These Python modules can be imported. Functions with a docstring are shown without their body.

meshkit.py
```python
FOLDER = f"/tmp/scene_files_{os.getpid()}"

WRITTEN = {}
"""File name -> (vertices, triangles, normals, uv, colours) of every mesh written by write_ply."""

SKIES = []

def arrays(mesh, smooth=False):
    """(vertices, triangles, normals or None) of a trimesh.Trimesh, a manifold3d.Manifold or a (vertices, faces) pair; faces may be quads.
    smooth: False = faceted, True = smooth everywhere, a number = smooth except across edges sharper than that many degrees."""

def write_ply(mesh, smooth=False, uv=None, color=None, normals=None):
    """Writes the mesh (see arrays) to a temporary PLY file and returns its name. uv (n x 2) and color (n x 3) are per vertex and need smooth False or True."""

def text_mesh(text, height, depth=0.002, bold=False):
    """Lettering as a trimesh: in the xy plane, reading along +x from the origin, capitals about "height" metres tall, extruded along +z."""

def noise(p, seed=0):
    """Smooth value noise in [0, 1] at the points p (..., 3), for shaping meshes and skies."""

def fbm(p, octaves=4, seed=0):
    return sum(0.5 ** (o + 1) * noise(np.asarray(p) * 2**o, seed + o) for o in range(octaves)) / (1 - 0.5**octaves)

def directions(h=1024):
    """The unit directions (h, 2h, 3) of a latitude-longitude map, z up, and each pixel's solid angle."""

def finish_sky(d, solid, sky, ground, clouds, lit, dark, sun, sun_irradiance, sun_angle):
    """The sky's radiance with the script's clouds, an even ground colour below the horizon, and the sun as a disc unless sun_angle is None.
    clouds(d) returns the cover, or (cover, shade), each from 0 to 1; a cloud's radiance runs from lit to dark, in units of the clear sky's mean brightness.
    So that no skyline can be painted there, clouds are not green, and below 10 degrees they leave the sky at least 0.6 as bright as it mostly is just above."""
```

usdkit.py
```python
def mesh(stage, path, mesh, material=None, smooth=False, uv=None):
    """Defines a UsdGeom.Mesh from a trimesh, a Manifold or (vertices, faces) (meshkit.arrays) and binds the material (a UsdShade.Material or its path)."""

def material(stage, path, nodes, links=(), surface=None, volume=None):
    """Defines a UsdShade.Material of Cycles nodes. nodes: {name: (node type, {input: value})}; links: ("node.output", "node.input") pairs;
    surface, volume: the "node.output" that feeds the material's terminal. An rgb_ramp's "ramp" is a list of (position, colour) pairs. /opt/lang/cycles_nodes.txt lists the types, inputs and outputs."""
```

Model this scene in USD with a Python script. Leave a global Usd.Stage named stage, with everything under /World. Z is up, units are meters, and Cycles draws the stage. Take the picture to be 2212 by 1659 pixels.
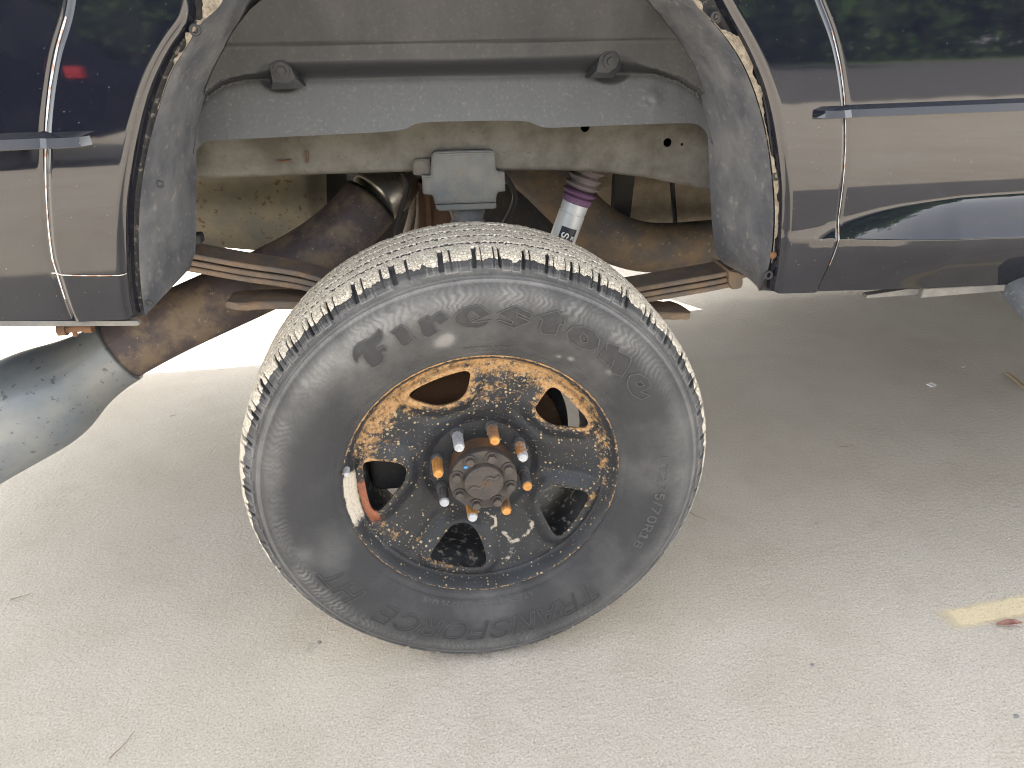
import math, random
import numpy as np, trimesh, usdkit, meshkit
import manifold3d as m3
from scipy.spatial import Delaunay, cKDTree
from scipy.interpolate import CubicSpline, interp1d
from shapely.geometry import Polygon, Point, LineString
from shapely import contains_xy, affinity
from pxr import Usd, UsdGeom, UsdLux, UsdShade, Gf, Sdf, Vt

random.seed(7); rng = np.random.default_rng(7)
stage = Usd.Stage.CreateInMemory()
UsdGeom.SetStageUpAxis(stage, 'Z')
UsdGeom.SetStageMetersPerUnit(stage, 1.0)
UsdGeom.Xform.Define(stage, '/World'); UsdGeom.Scope.Define(stage, '/World/Looks')

# ------------------------------------------------------------------ camera, sky, sun, exposure
EXPOSURE = 3.0
SUN = np.array([0.12, 1.0, 1.5]); SUN /= np.linalg.norm(SUN)
SUN_INTENSITY, SUN_ANGLE, SKY_STRENGTH = 0.50, 0.53, 0.10
POS = np.array([-0.0934, -1.0936, 1.1466])
YAW, PITCH, ROLL, FPX, VW, VH = 0.1340, 0.4634, -0.0218, 1595.2, 2212.0, 1659.0
_F = np.array([math.sin(YAW)*math.cos(PITCH), math.cos(YAW)*math.cos(PITCH), -math.sin(PITCH)])
_R = np.array([math.cos(YAW), -math.sin(YAW), 0.0]); _U = np.cross(_R, _F)
_R, _U = math.cos(ROLL)*_R+math.sin(ROLL)*_U, -math.sin(ROLL)*_R+math.cos(ROLL)*_U

cam = UsdGeom.Camera.Define(stage, '/World/camera')
M = np.eye(4); M[0, :3], M[1, :3], M[2, :3], M[3, :3] = _R, _U, -_F, POS
cam.AddTransformOp().Set(Gf.Matrix4d(*M.ravel().tolist()))
cam.CreateHorizontalApertureAttr(36.0); cam.CreateVerticalApertureAttr(27.0)
cam.CreateFocalLengthAttr(36.0*FPX/VW); cam.CreateClippingRangeAttr(Gf.Vec2f(0.02, 5000))
cam.CreateExposureAttr(EXPOSURE)

el, az = math.asin(SUN[2]), math.atan2(SUN[0], SUN[1])
usdkit.material(stage, '/World/Looks/sky_look', {
    's': ('sky_texture', {'sky_type': 'single_scattering', 'sun_disc': False, 'sun_elevation': el, 'sun_rotation': az, 'aerosol_density': 1.3}),
    'tc': ('texture_coordinate', {}), 'n': ('noise_texture', {'scale': 2.2, 'detail': 6, 'roughness': .55}), 'cv': ('map_range', {'from_min': .3, 'from_max': .7, 'to_min': .55, 'to_max': .95, 'clamp': True}),
    'bw': ('rgb_to_bw', {}), 'k': ('math', {'math_type': 'multiply', 'value2': 1.75}), 'gr': ('combine_color', {}), 'wm': ('mix_color', {'blend_type': 'multiply', 'fac': 1.0, 'b': (1.0, .975, .94), 'use_clamp': False}), 'mx': ('mix_color', {'use_clamp': False}),
    'b': ('background_shader', {'strength': SKY_STRENGTH})},
    [('tc.generated', 'n.vector'), ('n.fac', 'cv.value'), ('s.color', 'bw.color'), ('bw.val', 'k.value1'), ('k.value', 'gr.r'), ('k.value', 'gr.g'), ('k.value', 'gr.b'), ('gr.color', 'wm.a'),
     ('s.color', 'mx.a'), ('wm.result', 'mx.b'), ('cv.result', 'mx.fac'), ('mx.result', 'b.color')], surface='b.background')
dome = UsdLux.DomeLight.Define(stage, '/World/sky')
UsdShade.MaterialBindingAPI.Apply(dome.GetPrim()).Bind(UsdShade.Material.Get(stage, '/World/Looks/sky_look'))
dome.GetPrim().SetCustomDataByKey('kind', 'structure')
sun = UsdLux.DistantLight.Define(stage, '/World/sun')
sun.CreateIntensityAttr(SUN_INTENSITY); sun.CreateAngleAttr(SUN_ANGLE); sun.CreateNormalizeAttr(True)
sun.CreateColorAttr(Gf.Vec3f(1.0, 0.92, 0.80))
zax = SUN; xax = np.cross([0, 0, 1.0], zax); xax /= np.linalg.norm(xax); yax = np.cross(zax, xax)
L = np.eye(4); L[0, :3], L[1, :3], L[2, :3] = xax, yax, zax
sun.AddTransformOp().Set(Gf.Matrix4d(*L.ravel().tolist()))

# ------------------------------------------------------------------ geometry helpers
def at(px, py, y):
    """A point seen at a pixel of the photograph, on the vertical plane at depth y."""
    d = _F+_R*(px-VW/2)/FPX-_U*(py-VH/2)/FPX
    return POS+d*(y-POS[1])/d[1]
def ats(pts, y): return np.array([at(p[0], p[1], y) for p in pts])
def atz(px, py, z=0.0):
    d = _F+_R*(px-VW/2)/FPX-_U*(py-VH/2)/FPX
    return POS+d*(z-POS[2])/d[2]
def xz(pts, y): return ats(pts, y)[:, [0, 2]]
def zoom(pts, x0, y0, s): return [((x0+a*s)*.57604, (y0+b*s)*.57604) for a, b in pts]

used = set()
def path_for(name, parent):
    base = parent.GetPath().AppendChild(name) if parent else Sdf.Path('/World/'+name)
    p, k = base, 0
    while str(p) in used:
        k += 1; p = Sdf.Path(f'{base}_{k:03d}')
    used.add(str(p)); return p
def tag(prim, label=None, cat=None, group=None, kind=None):
    for k, v in (('label', label), ('category', cat), ('group', group), ('kind', kind)):
        if v: prim.SetCustomDataByKey(k, v)
    return prim
def thing(name, label=None, cat=None, group=None, kind=None, parent=None):
    return tag(UsdGeom.Xform.Define(stage, path_for(name, parent)).GetPrim(), label, cat, group, kind)
def put(name, mesh, mat, parent=None, smooth=30, label=None, normals=None, mask=None):
    v, f, n = meshkit.arrays(mesh, smooth)
    p = path_for(name, parent)
    m = usdkit.mesh(stage, p, (v, f), '/World/Looks/'+mat)
    n = n if normals is None else normals
    if n is not None:
        m.CreateNormalsAttr(Vt.Vec3fArray.FromNumpy(np.asarray(n, np.float32))); m.SetNormalsInterpolation('vertex')
    if mask is not None:
        c = np.asarray(mask(v), np.float32)
        UsdGeom.PrimvarsAPI(m).CreatePrimvar('mask', Sdf.ValueTypeNames.Color3fArray, 'vertex').Set(Vt.Vec3fArray.FromNumpy(c))
    if label: m.GetPrim().SetCustomDataByKey('label', label)
    return m.GetPrim()
cat = trimesh.util.concatenate
def box(x0, x1, y0, y1, z0, z1, r=0.0):
    if r <= 0:
        b = trimesh.creation.box([x1-x0, y1-y0, z1-z0]); b.apply_translation([(x0+x1)/2, (y0+y1)/2, (z0+z1)/2]); return b
    s = m3.Manifold.sphere(r, 12)
    pts = [s.translate([x, y, z]) for x in (x0+r, x1-r) for y in (y0+r, y1-r) for z in (z0+r, z1-r)]
    return m3.Manifold.batch_hull(pts)
def smoothstep(a, b, x):
    t = np.clip((x-a)/(b-a), 0, 1); return t*t*(3-2*t)
def resample(P, n, closed=False):
    P = np.asarray(P, float)
    if closed: P = np.vstack([P, P[:1]])
    s = np.r_[0, np.cumsum(np.linalg.norm(np.diff(P, axis=0), axis=1))]
    return interp1d(s, P, axis=0)(np.linspace(0, s[-1], n+closed))[:n]
def chaikin(P, k=2, closed=True):
    P = np.asarray(P, float)
    for _ in range(k):
        Q = np.roll(P, -1, 0) if closed else P[1:]
        A = P if closed else P[:-1]
        N = np.empty((2*len(A), P.shape[1])); N[0::2] = .75*A+.25*Q; N[1::2] = .25*A+.75*Q
        P = N if closed else np.vstack([P[:1], N, P[-1:]])
    return P
def spline(P, n):
    P = np.asarray(P, float); s = np.r_[0, np.cumsum(np.linalg.norm(np.diff(P, axis=0), axis=1))]
    return CubicSpline(s, P)(np.linspace(0, s[-1], n))
def tube(P, r, sides=24, caps=True, rot=0):
    """A tube round the polyline P; r is a number or one radius per point."""
    P = np.asarray(P, float); r = np.broadcast_to(np.asarray(r, float), (len(P),))
    t = np.gradient(P, axis=0); t /= np.linalg.norm(t, axis=1, keepdims=True)
    a = np.cross(t[0], [0, 0, 1.0] if abs(t[0][2]) < .9 else [1.0, 0, 0]); A = []
    for k in range(len(P)):
        a = a-t[k]*(a@t[k]); a /= np.linalg.norm(a); A.append(a)
    A = np.array(A); B = np.cross(t, A); g = np.arange(sides)*2*np.pi/sides+rot
    V = P[:, None]+r[:, None, None]*(np.cos(g)[None, :, None]*A[:, None]+np.sin(g)[None, :, None]*B[:, None])
    i, j = np.meshgrid(np.arange(len(P)-1), np.arange(sides), indexing='ij')
    q = np.stack([i*sides+j, i*sides+(j+1) % sides, (i+1)*sides+(j+1) % sides, (i+1)*sides+j], -1).reshape(-1, 4)
    F = np.vstack([q[:, [0, 1, 2]], q[:, [0, 2, 3]]]); V = V.reshape(-1, 3)
    if caps:
        n = len(V); V = np.vstack([V, P[0], P[-1]]); k = np.arange(sides); e = (len(P)-1)*sides
        F = np.vstack([F, np.stack([k*0+n, (k+1) % sides, k], 1), np.stack([k*0+n+1, e+k, e+(k+1) % sides], 1)])
    m = trimesh.Trimesh(V, F, process=False)
    if m.volume < 0: m.invert()
    return m
def lathe(prof, n=96, axis_z=0.405, a0=0.0, phase=None):
    """Revolves (radius, y) pairs about the wheel's axle, y running into the truck."""
    prof = np.asarray(prof, float); g = np.arange(n)*2*np.pi/n
    V = np.stack([prof[None, :, 0]*np.cos(g)[:, None], np.broadcast_to(prof[None, :, 1], (n, len(prof))), axis_z+prof[None, :, 0]*np.sin(g)[:, None]], -1)
    m = len(prof); i, j = np.meshgrid(np.arange(n), np.arange(m-1), indexing='ij')
    q = np.stack([i*m+j, ((i+1) % n)*m+j, ((i+1) % n)*m+j+1, i*m+j+1], -1).reshape(-1, 4)
    return trimesh.Trimesh(V.reshape(-1, 3), np.vstack([q[:, [0, 1, 2]], q[:, [0, 2, 3]]]), process=False)
def plate(outer, holes, step, yfun, thick, fine=None, rows=None, clear=None):
    """A sheet over a polygon of the xz plane, its face at y = yfun(x, z), `thick` deep behind it. Returns (mesh, normals)."""
    poly = Polygon(outer, holes)
    if not poly.is_valid: poly = poly.buffer(0)
    ring = fine or step*.6; loops = [np.array(poly.exterior.coords)[:-1]]+[np.array(h.coords)[:-1] for h in poly.interiors]
    loops = [resample(l, max(8, int(Polygon(l).length/ring)), True) for l in loops]
    poly = Polygon(loops[0], loops[1:])
    x0, z0, x1, z1 = poly.bounds
    gx, gz = np.meshgrid(np.arange(x0, x1+step, step), np.arange(z0, z1+step, step*.866))
    gx = gx+(np.arange(len(gx)) % 2)[:, None]*step/2
    P = np.stack([gx.ravel(), gz.ravel()], 1)
    inner = poly.buffer(-ring*.7)
    P = P[contains_xy(inner, P[:, 0], P[:, 1])]
    if rows is not None:
        P = P[clear(P)]; E_ = rows[contains_xy(inner, rows[:, 0], rows[:, 1])]; P = np.vstack([P, E_])
    B = np.vstack(loops); P = np.vstack([B, P])
    T = Delaunay(P).simplices; C = P[T].mean(1)
    T = T[contains_xy(poly, C[:, 0], C[:, 1])]
    a = P[T]; area = (a[:, 1, 0]-a[:, 0, 0])*(a[:, 2, 1]-a[:, 0, 1])-(a[:, 1, 1]-a[:, 0, 1])*(a[:, 2, 0]-a[:, 0, 0])
    T = T[np.abs(area) > 1e-12]; area = area[np.abs(area) > 1e-12]
    T[area < 0] = T[area < 0][:, ::-1]       # counter-clockwise seen from -y
    y = yfun(P[:, 0], P[:, 1]); e = 4e-4
    dx = (yfun(P[:, 0]+e, P[:, 1])-yfun(P[:, 0]-e, P[:, 1]))/(2*e); dz = (yfun(P[:, 0], P[:, 1]+e)-yfun(P[:, 0], P[:, 1]-e))/(2*e)
    N = np.stack([dx, -np.ones_like(dx), dz], 1); N /= np.linalg.norm(N, axis=1, keepdims=True)
    front = np.stack([P[:, 0], y, P[:, 1]], 1); back = front+[0, thick, 0]; n = len(P)
    V, F, NN = [front, back], [T, T[:, ::-1]+n], [N, -N]; o = 2*n; k0 = 0
    for l in loops:
        k = np.arange(len(l)); i0, i1 = k0+k, k0+(k+1) % len(l)
        ccw = Polygon(l).exterior.is_ccw ^ (k0 > 0)
        d = P[i1]-P[i0]; nn = np.stack([d[:, 1], 0*d[:, 0], -d[:, 0]], 1); nn /= np.maximum(np.linalg.norm(nn, axis=1, keepdims=True), 1e-9)
        if not ccw: nn = -nn
        V += [front[i0], front[i1], back[i1], back[i0]]; NN += [nn]*4; m = len(l)
        a, b, c, dd = o+k, o+m+k, o+2*m+k, o+3*m+k
        q = np.vstack([np.stack([a, c, b], 1), np.stack([a, dd, c], 1)])
        F.append(q if ccw else q[:, ::-1]); o += 4*m; k0 += m
    return (np.vstack(V), np.vstack(F)), np.vstack(NN)
def extrude_xz(pts, y0, y1, bevel=0.0):
    """A polygon of the xz plane pushed from y0 (towards the viewer) to y1, its near edge chamfered."""
    P = np.asarray(pts, float)
    cs = m3.CrossSection([P if Polygon(P).exterior.is_ccw else P[::-1]])
    def lift(c, a, b): return c.extrude(b-a).rotate([90, 0, 0]).translate([0, b, 0])
    if bevel <= 0: return lift(cs, y0, y1)
    parts = [lift(cs, y0+bevel, y1)]
    for k in range(1, 4):
        t = k*math.pi/6; parts.append(lift(cs.offset(-bevel*(1-math.cos(t)), m3.JoinType.Round), y0+bevel*(1-math.sin(t)), y1))
    out = parts[0]
    for p in parts[1:]: out = out+p
    return out

# ------------------------------------------------------------------ materials
def look(name, nodes, links, out='p.BSDF'):
    base = {'g': ('geometry', {}), 'p': ('principled_bsdf', {})}
    for k, v in nodes.items(): base[k] = v
    return usdkit.material(stage, '/World/Looks/'+name, base, links, surface=out)
def grime(name, c1, c2, c3, scale, lo=.42, hi=.62, rough=.75, fine=220, finefac=.35, bump=.4, bdist=.002, metallic=0.0, spec=.3, stretch=(1, 1, 1), lo2=.58, hi2=.68):
    """A worn surface: c1 mottled with c2 in large patches, c3 in small specks, a fine bump."""
    look(name, {
        'mp': ('mapping', {'scale': stretch}),
        'a': ('noise_texture', {'scale': scale, 'detail': 8, 'roughness': .65}), 'ra': ('rgb_ramp', {'ramp': [(0, (0, 0, 0)), (lo, (0, 0, 0)), (hi, (1, 1, 1)), (1, (1, 1, 1))]}),
        'b': ('noise_texture', {'scale': fine, 'detail': 4, 'roughness': .6}), 'rb': ('rgb_ramp', {'ramp': [(0, (0, 0, 0)), (lo2, (0, 0, 0)), (hi2, (1, 1, 1)), (1, (1, 1, 1))]}),
        'fm': ('math', {'math_type': 'multiply', 'value2': finefac}),
        'm1': ('mix_color', {'a': c1, 'b': c2}), 'm2': ('mix_color', {'b': c3}),
        'bu': ('bump', {'strength': bump, 'distance': bdist}),
        'p': ('principled_bsdf', {'roughness': rough, 'metallic': metallic, 'specular_ior_level': spec})},
        [('g.position', 'mp.vector'), ('mp.vector', 'a.vector'), ('mp.vector', 'b.vector'), ('a.fac', 'ra.fac'), ('b.fac', 'rb.fac'), ('ra.color', 'm1.fac'),
         ('rb.color', 'fm.value1'), ('fm.value', 'm2.fac'), ('m1.result', 'm2.a'), ('m2.result', 'p.base_color'), ('b.fac', 'bu.height'), ('bu.normal', 'p.normal')])

look('paint', {   # black-blue clear-coated body paint with a little dust
    'n': ('noise_texture', {'scale': 420, 'detail': 2}), 'r': ('rgb_ramp', {'ramp': [(0, (0, 0, 0)), (.755, (0, 0, 0)), (.785, (1, 1, 1)), (1, (1, 1, 1))]}),
    'n2': ('noise_texture', {'scale': 9, 'detail': 5}), 'r2': ('rgb_ramp', {'ramp': [(0, (0, 0, 0)), (.5, (0, 0, 0)), (.8, (.012, .012, .012)), (1, (.025, .025, .025))]}),
    'ad': ('math', {'math_type': 'maximum'}), 'm': ('mix_color', {'a': (.0045, .005, .008), 'b': (.42, .38, .32)}),
    'w': ('noise_texture', {'scale': 14, 'detail': 1}), 'bu': ('bump', {'strength': .05, 'distance': .002}),
    'rr': ('map_range', {'from_min': 0, 'from_max': 1, 'to_min': .035, 'to_max': .6}),
    'p': ('principled_bsdf', {'ior': 1.66, 'roughness': .03})},
    [('g.position', 'n.vector'), ('g.position', 'n2.vector'), ('g.position', 'w.vector'), ('n.fac', 'r.fac'), ('n2.fac', 'r2.fac'), ('r.color', 'ad.value1'), ('r2.color', 'ad.value2'),
     ('ad.value', 'm.fac'), ('m.result', 'p.base_color'), ('r.color', 'rr.value'), ('rr.result', 'p.roughness'), ('w.fac', 'bu.height'), ('bu.normal', 'p.normal')])
look('chip', {'n': ('noise_texture', {'scale': 90, 'detail': 4}), 'r': ('rgb_ramp', {'ramp': [(0, (.35, .2, .13)), (.42, (.35, .2, .13)), (.5, (.5, .5, .5)), (1, (.6, .6, .6))]}),
     'p': ('principled_bsdf', {'roughness': .5})}, [('g.position', 'n.vector'), ('n.fac', 'r.fac'), ('r.color', 'p.base_color')])
grime('liner_plastic', (.105, .105, .112), (.17, .165, .155), (.25, .235, .21), 7, .38, .68, rough=.62, fine=170, finefac=.35, bump=.25, bdist=.001, spec=.4)
grime('liner_dirty', (.052, .055, .064), (.125, .125, .128), (.30, .27, .23), 16, .40, .64, rough=.6, fine=120, finefac=.28, bump=.35, bdist=.001, spec=.4, stretch=(1, .5, .45))
look('liner_wall_look', {   # mask.r = near-black band and boss surrounds, mask.g = painted light on lower wall
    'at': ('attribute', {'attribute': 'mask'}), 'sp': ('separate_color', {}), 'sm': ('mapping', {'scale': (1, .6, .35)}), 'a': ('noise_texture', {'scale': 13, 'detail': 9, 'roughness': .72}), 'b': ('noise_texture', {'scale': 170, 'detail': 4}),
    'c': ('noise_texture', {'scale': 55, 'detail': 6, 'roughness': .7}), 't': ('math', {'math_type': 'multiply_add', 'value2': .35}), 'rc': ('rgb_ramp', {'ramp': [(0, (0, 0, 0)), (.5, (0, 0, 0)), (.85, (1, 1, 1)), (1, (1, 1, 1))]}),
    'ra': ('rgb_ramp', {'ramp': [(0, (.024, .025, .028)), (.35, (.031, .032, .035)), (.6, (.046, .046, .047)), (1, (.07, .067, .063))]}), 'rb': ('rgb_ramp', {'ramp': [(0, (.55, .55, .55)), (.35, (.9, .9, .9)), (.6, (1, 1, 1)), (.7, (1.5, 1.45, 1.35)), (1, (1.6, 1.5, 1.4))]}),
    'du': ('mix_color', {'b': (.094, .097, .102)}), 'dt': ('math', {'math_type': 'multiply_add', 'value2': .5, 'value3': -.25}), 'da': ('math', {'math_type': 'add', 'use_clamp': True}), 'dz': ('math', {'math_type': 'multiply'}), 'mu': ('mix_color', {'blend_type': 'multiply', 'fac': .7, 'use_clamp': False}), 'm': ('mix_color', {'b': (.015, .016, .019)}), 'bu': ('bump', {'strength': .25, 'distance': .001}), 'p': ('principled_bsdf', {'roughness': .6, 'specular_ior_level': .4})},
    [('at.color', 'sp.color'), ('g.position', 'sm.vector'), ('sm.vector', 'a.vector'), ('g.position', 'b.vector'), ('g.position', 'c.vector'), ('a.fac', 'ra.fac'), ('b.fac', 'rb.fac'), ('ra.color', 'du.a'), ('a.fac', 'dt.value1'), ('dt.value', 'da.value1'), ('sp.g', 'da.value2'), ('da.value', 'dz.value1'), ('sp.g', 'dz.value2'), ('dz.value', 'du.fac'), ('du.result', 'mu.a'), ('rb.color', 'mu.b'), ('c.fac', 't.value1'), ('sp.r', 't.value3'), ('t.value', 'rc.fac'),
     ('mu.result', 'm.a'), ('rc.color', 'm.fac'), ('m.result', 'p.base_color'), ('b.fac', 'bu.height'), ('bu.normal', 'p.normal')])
grime('liner_black', (.018, .019, .023), (.032, .032, .034), (.08, .075, .07), 25, .45, .75, rough=.55, fine=170, finefac=.3, bump=.3, bdist=.001, spec=.4)  # near-black plastic of the two bosses and their bolts
grime('seal', (.012, .012, .014), (.03, .03, .03), (.25, .22, .18), 30, .5, .7, rough=.6, fine=120, finefac=.5, bump=.6)
grime('clay', (.15, .128, .10), (.27, .235, .185), (.06, .052, .043), 90, .4, .6, rough=.95, fine=300, finefac=.5, bump=.9, bdist=.003, spec=.1)
grime('frame_steel', (.072, .066, .055), (.128, .123, .11), (.04, .034, .028), 15, .36, .62, rough=.8, fine=130, finefac=.45, bump=.4, lo2=.62, hi2=.7)
grime('bracket_steel', (.095, .102, .106), (.14, .138, .13), (.15, .09, .055), 16, .40, .62, rough=.75, fine=60, finefac=.4, bump=.6, bdist=.002)
grime('spring_rust', (.16, .132, .112), (.23, .165, .115), (.10, .08, .068), 24, .42, .60, rough=.85, fine=260, finefac=.45, bump=.7)
grime('pipe_rust', (.078, .062, .064), (.165, .125, .088), (.40, .33, .28), 16, .44, .60, rough=.7, fine=120, finefac=.6, bump=.35, lo2=.64, hi2=.72)
grime('pipe_rust_light', (.095, .084, .076), (.16, .115, .075), (.36, .28, .21), 17, .42, .60, rough=.7, fine=90, finefac=.5, bump=.4, lo2=.62, hi2=.7)
grime('tip_steel', (.16, .18, .20), (.235, .24, .235), (.05, .055, .065), 8, .38, .66, rough=.45, fine=75, finefac=.6, bump=.12, metallic=.35, lo2=.62, hi2=.66)
grime('polished_steel', (.55, .53, .48), (.38, .34, .28), (.2, .12, .07), 20, .45, .7, rough=.28, fine=60, finefac=.5, bump=.2, metallic=.9)
grime('shock_silver', (.56, .57, .58), (.48, .49, .50), (.40, .40, .40), 15, .5, .8, rough=.38, fine=90, finefac=.15, bump=.1, metallic=.25)
grime('boot_purple', (.13, .06, .13), (.17, .10, .16), (.24, .2, .2), 18, .4, .7, rough=.7, fine=120, finefac=.4, bump=.2)
grime('boot_grey', (.17, .145, .145), (.20, .16, .17), (.24, .2, .2), 18, .4, .7, rough=.8, fine=120, finefac=.4, bump=.2)
grime('tank_sheet', (.27, .235, .17), (.19, .18, .155), (.13, .07, .03), 12, .4, .62, rough=.7, fine=60, finefac=.75, bump=.2, lo2=.60, hi2=.66)
grime('foil', (.42, .35, .26), (.34, .28, .21), (.2, .15, .1), 30, .4, .6, rough=.55, fine=140, finefac=.4, bump=.8, bdist=.003, metallic=.2)
grime('dark_steel', (.03, .03, .033), (.05, .045, .042), (.10, .08, .06), 20, .4, .7, rough=.7, fine=120, finefac=.4)
grime('rust_dark', (.13, .068, .036), (.09, .05, .03), (.2, .12, .07), 14, .4, .65, rough=.8, fine=120, finefac=.4)
grime('hub_iron', (.045, .041, .038), (.070, .056, .047), (.17, .10, .065), 45, .42, .65, rough=.6, fine=420, finefac=.4, bump=.5, lo2=.6)
grime('hub_rim', (.10, .065, .045), (.20, .10, .05), (.05, .045, .04), 30, .4, .6, rough=.7, fine=300, finefac=.5, bump=.5)
grime('stud_rust', (.42, .19, .055), (.54, .27, .08), (.2, .09, .035), 120, .40, .6, rough=.85, fine=700, finefac=.6, bump=.8)
grime('stud_brown', (.22, .135, .085), (.36, .19, .09), (.09, .07, .055), 90, .40, .62, rough=.8, fine=600, finefac=.6, bump=.8)
grime('stud_dark', (.07, .07, .075), (.14, .135, .13), (.35, .35, .36), 120, .42, .65, rough=.6, fine=600, finefac=.5, bump=.8)
grime('stud_silver', (.44, .45, .47), (.30, .31, .33), (.62, .63, .65), 120, .42, .65, rough=.5, fine=800, finefac=.6, bump=.8, metallic=.2)
grime('stud_mixed', (.46, .46, .48), (.44, .20, .06), (.25, .12, .05), 70, .45, .55, rough=.75, fine=600, finefac=.4, bump=.8)
grime('step_plastic', (.055, .062, .074), (.09, .097, .108), (.25, .25, .25), 20, .4, .7, rough=.5, fine=150, finefac=.3)
grime('sill_flange', (.11, .11, .108), (.18, .17, .15), (.10, .09, .08), 22, .4, .62, rough=.7, fine=150, finefac=.4)
look('blue_dot', {'p': ('principled_bsdf', {'base_color': (.05, .25, .62), 'roughness': .5})}, [])
look('black_flat', {'p': ('principled_bsdf', {'base_color': (.012, .012, .014), 'roughness': .55})}, [])
look('white_print', {'p': ('principled_bsdf', {'base_color': (.75, .75, .75), 'roughness': .5})}, [])
look('label_black', {'p': ('principled_bsdf', {'base_color': (.02, .024, .03), 'roughness': .4})}, [])
look('pane', {'p': ('principled_bsdf', {'base_color': (.01, .012, .014), 'roughness': .35, 'specular_ior_level': .25})}, [])

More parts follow.
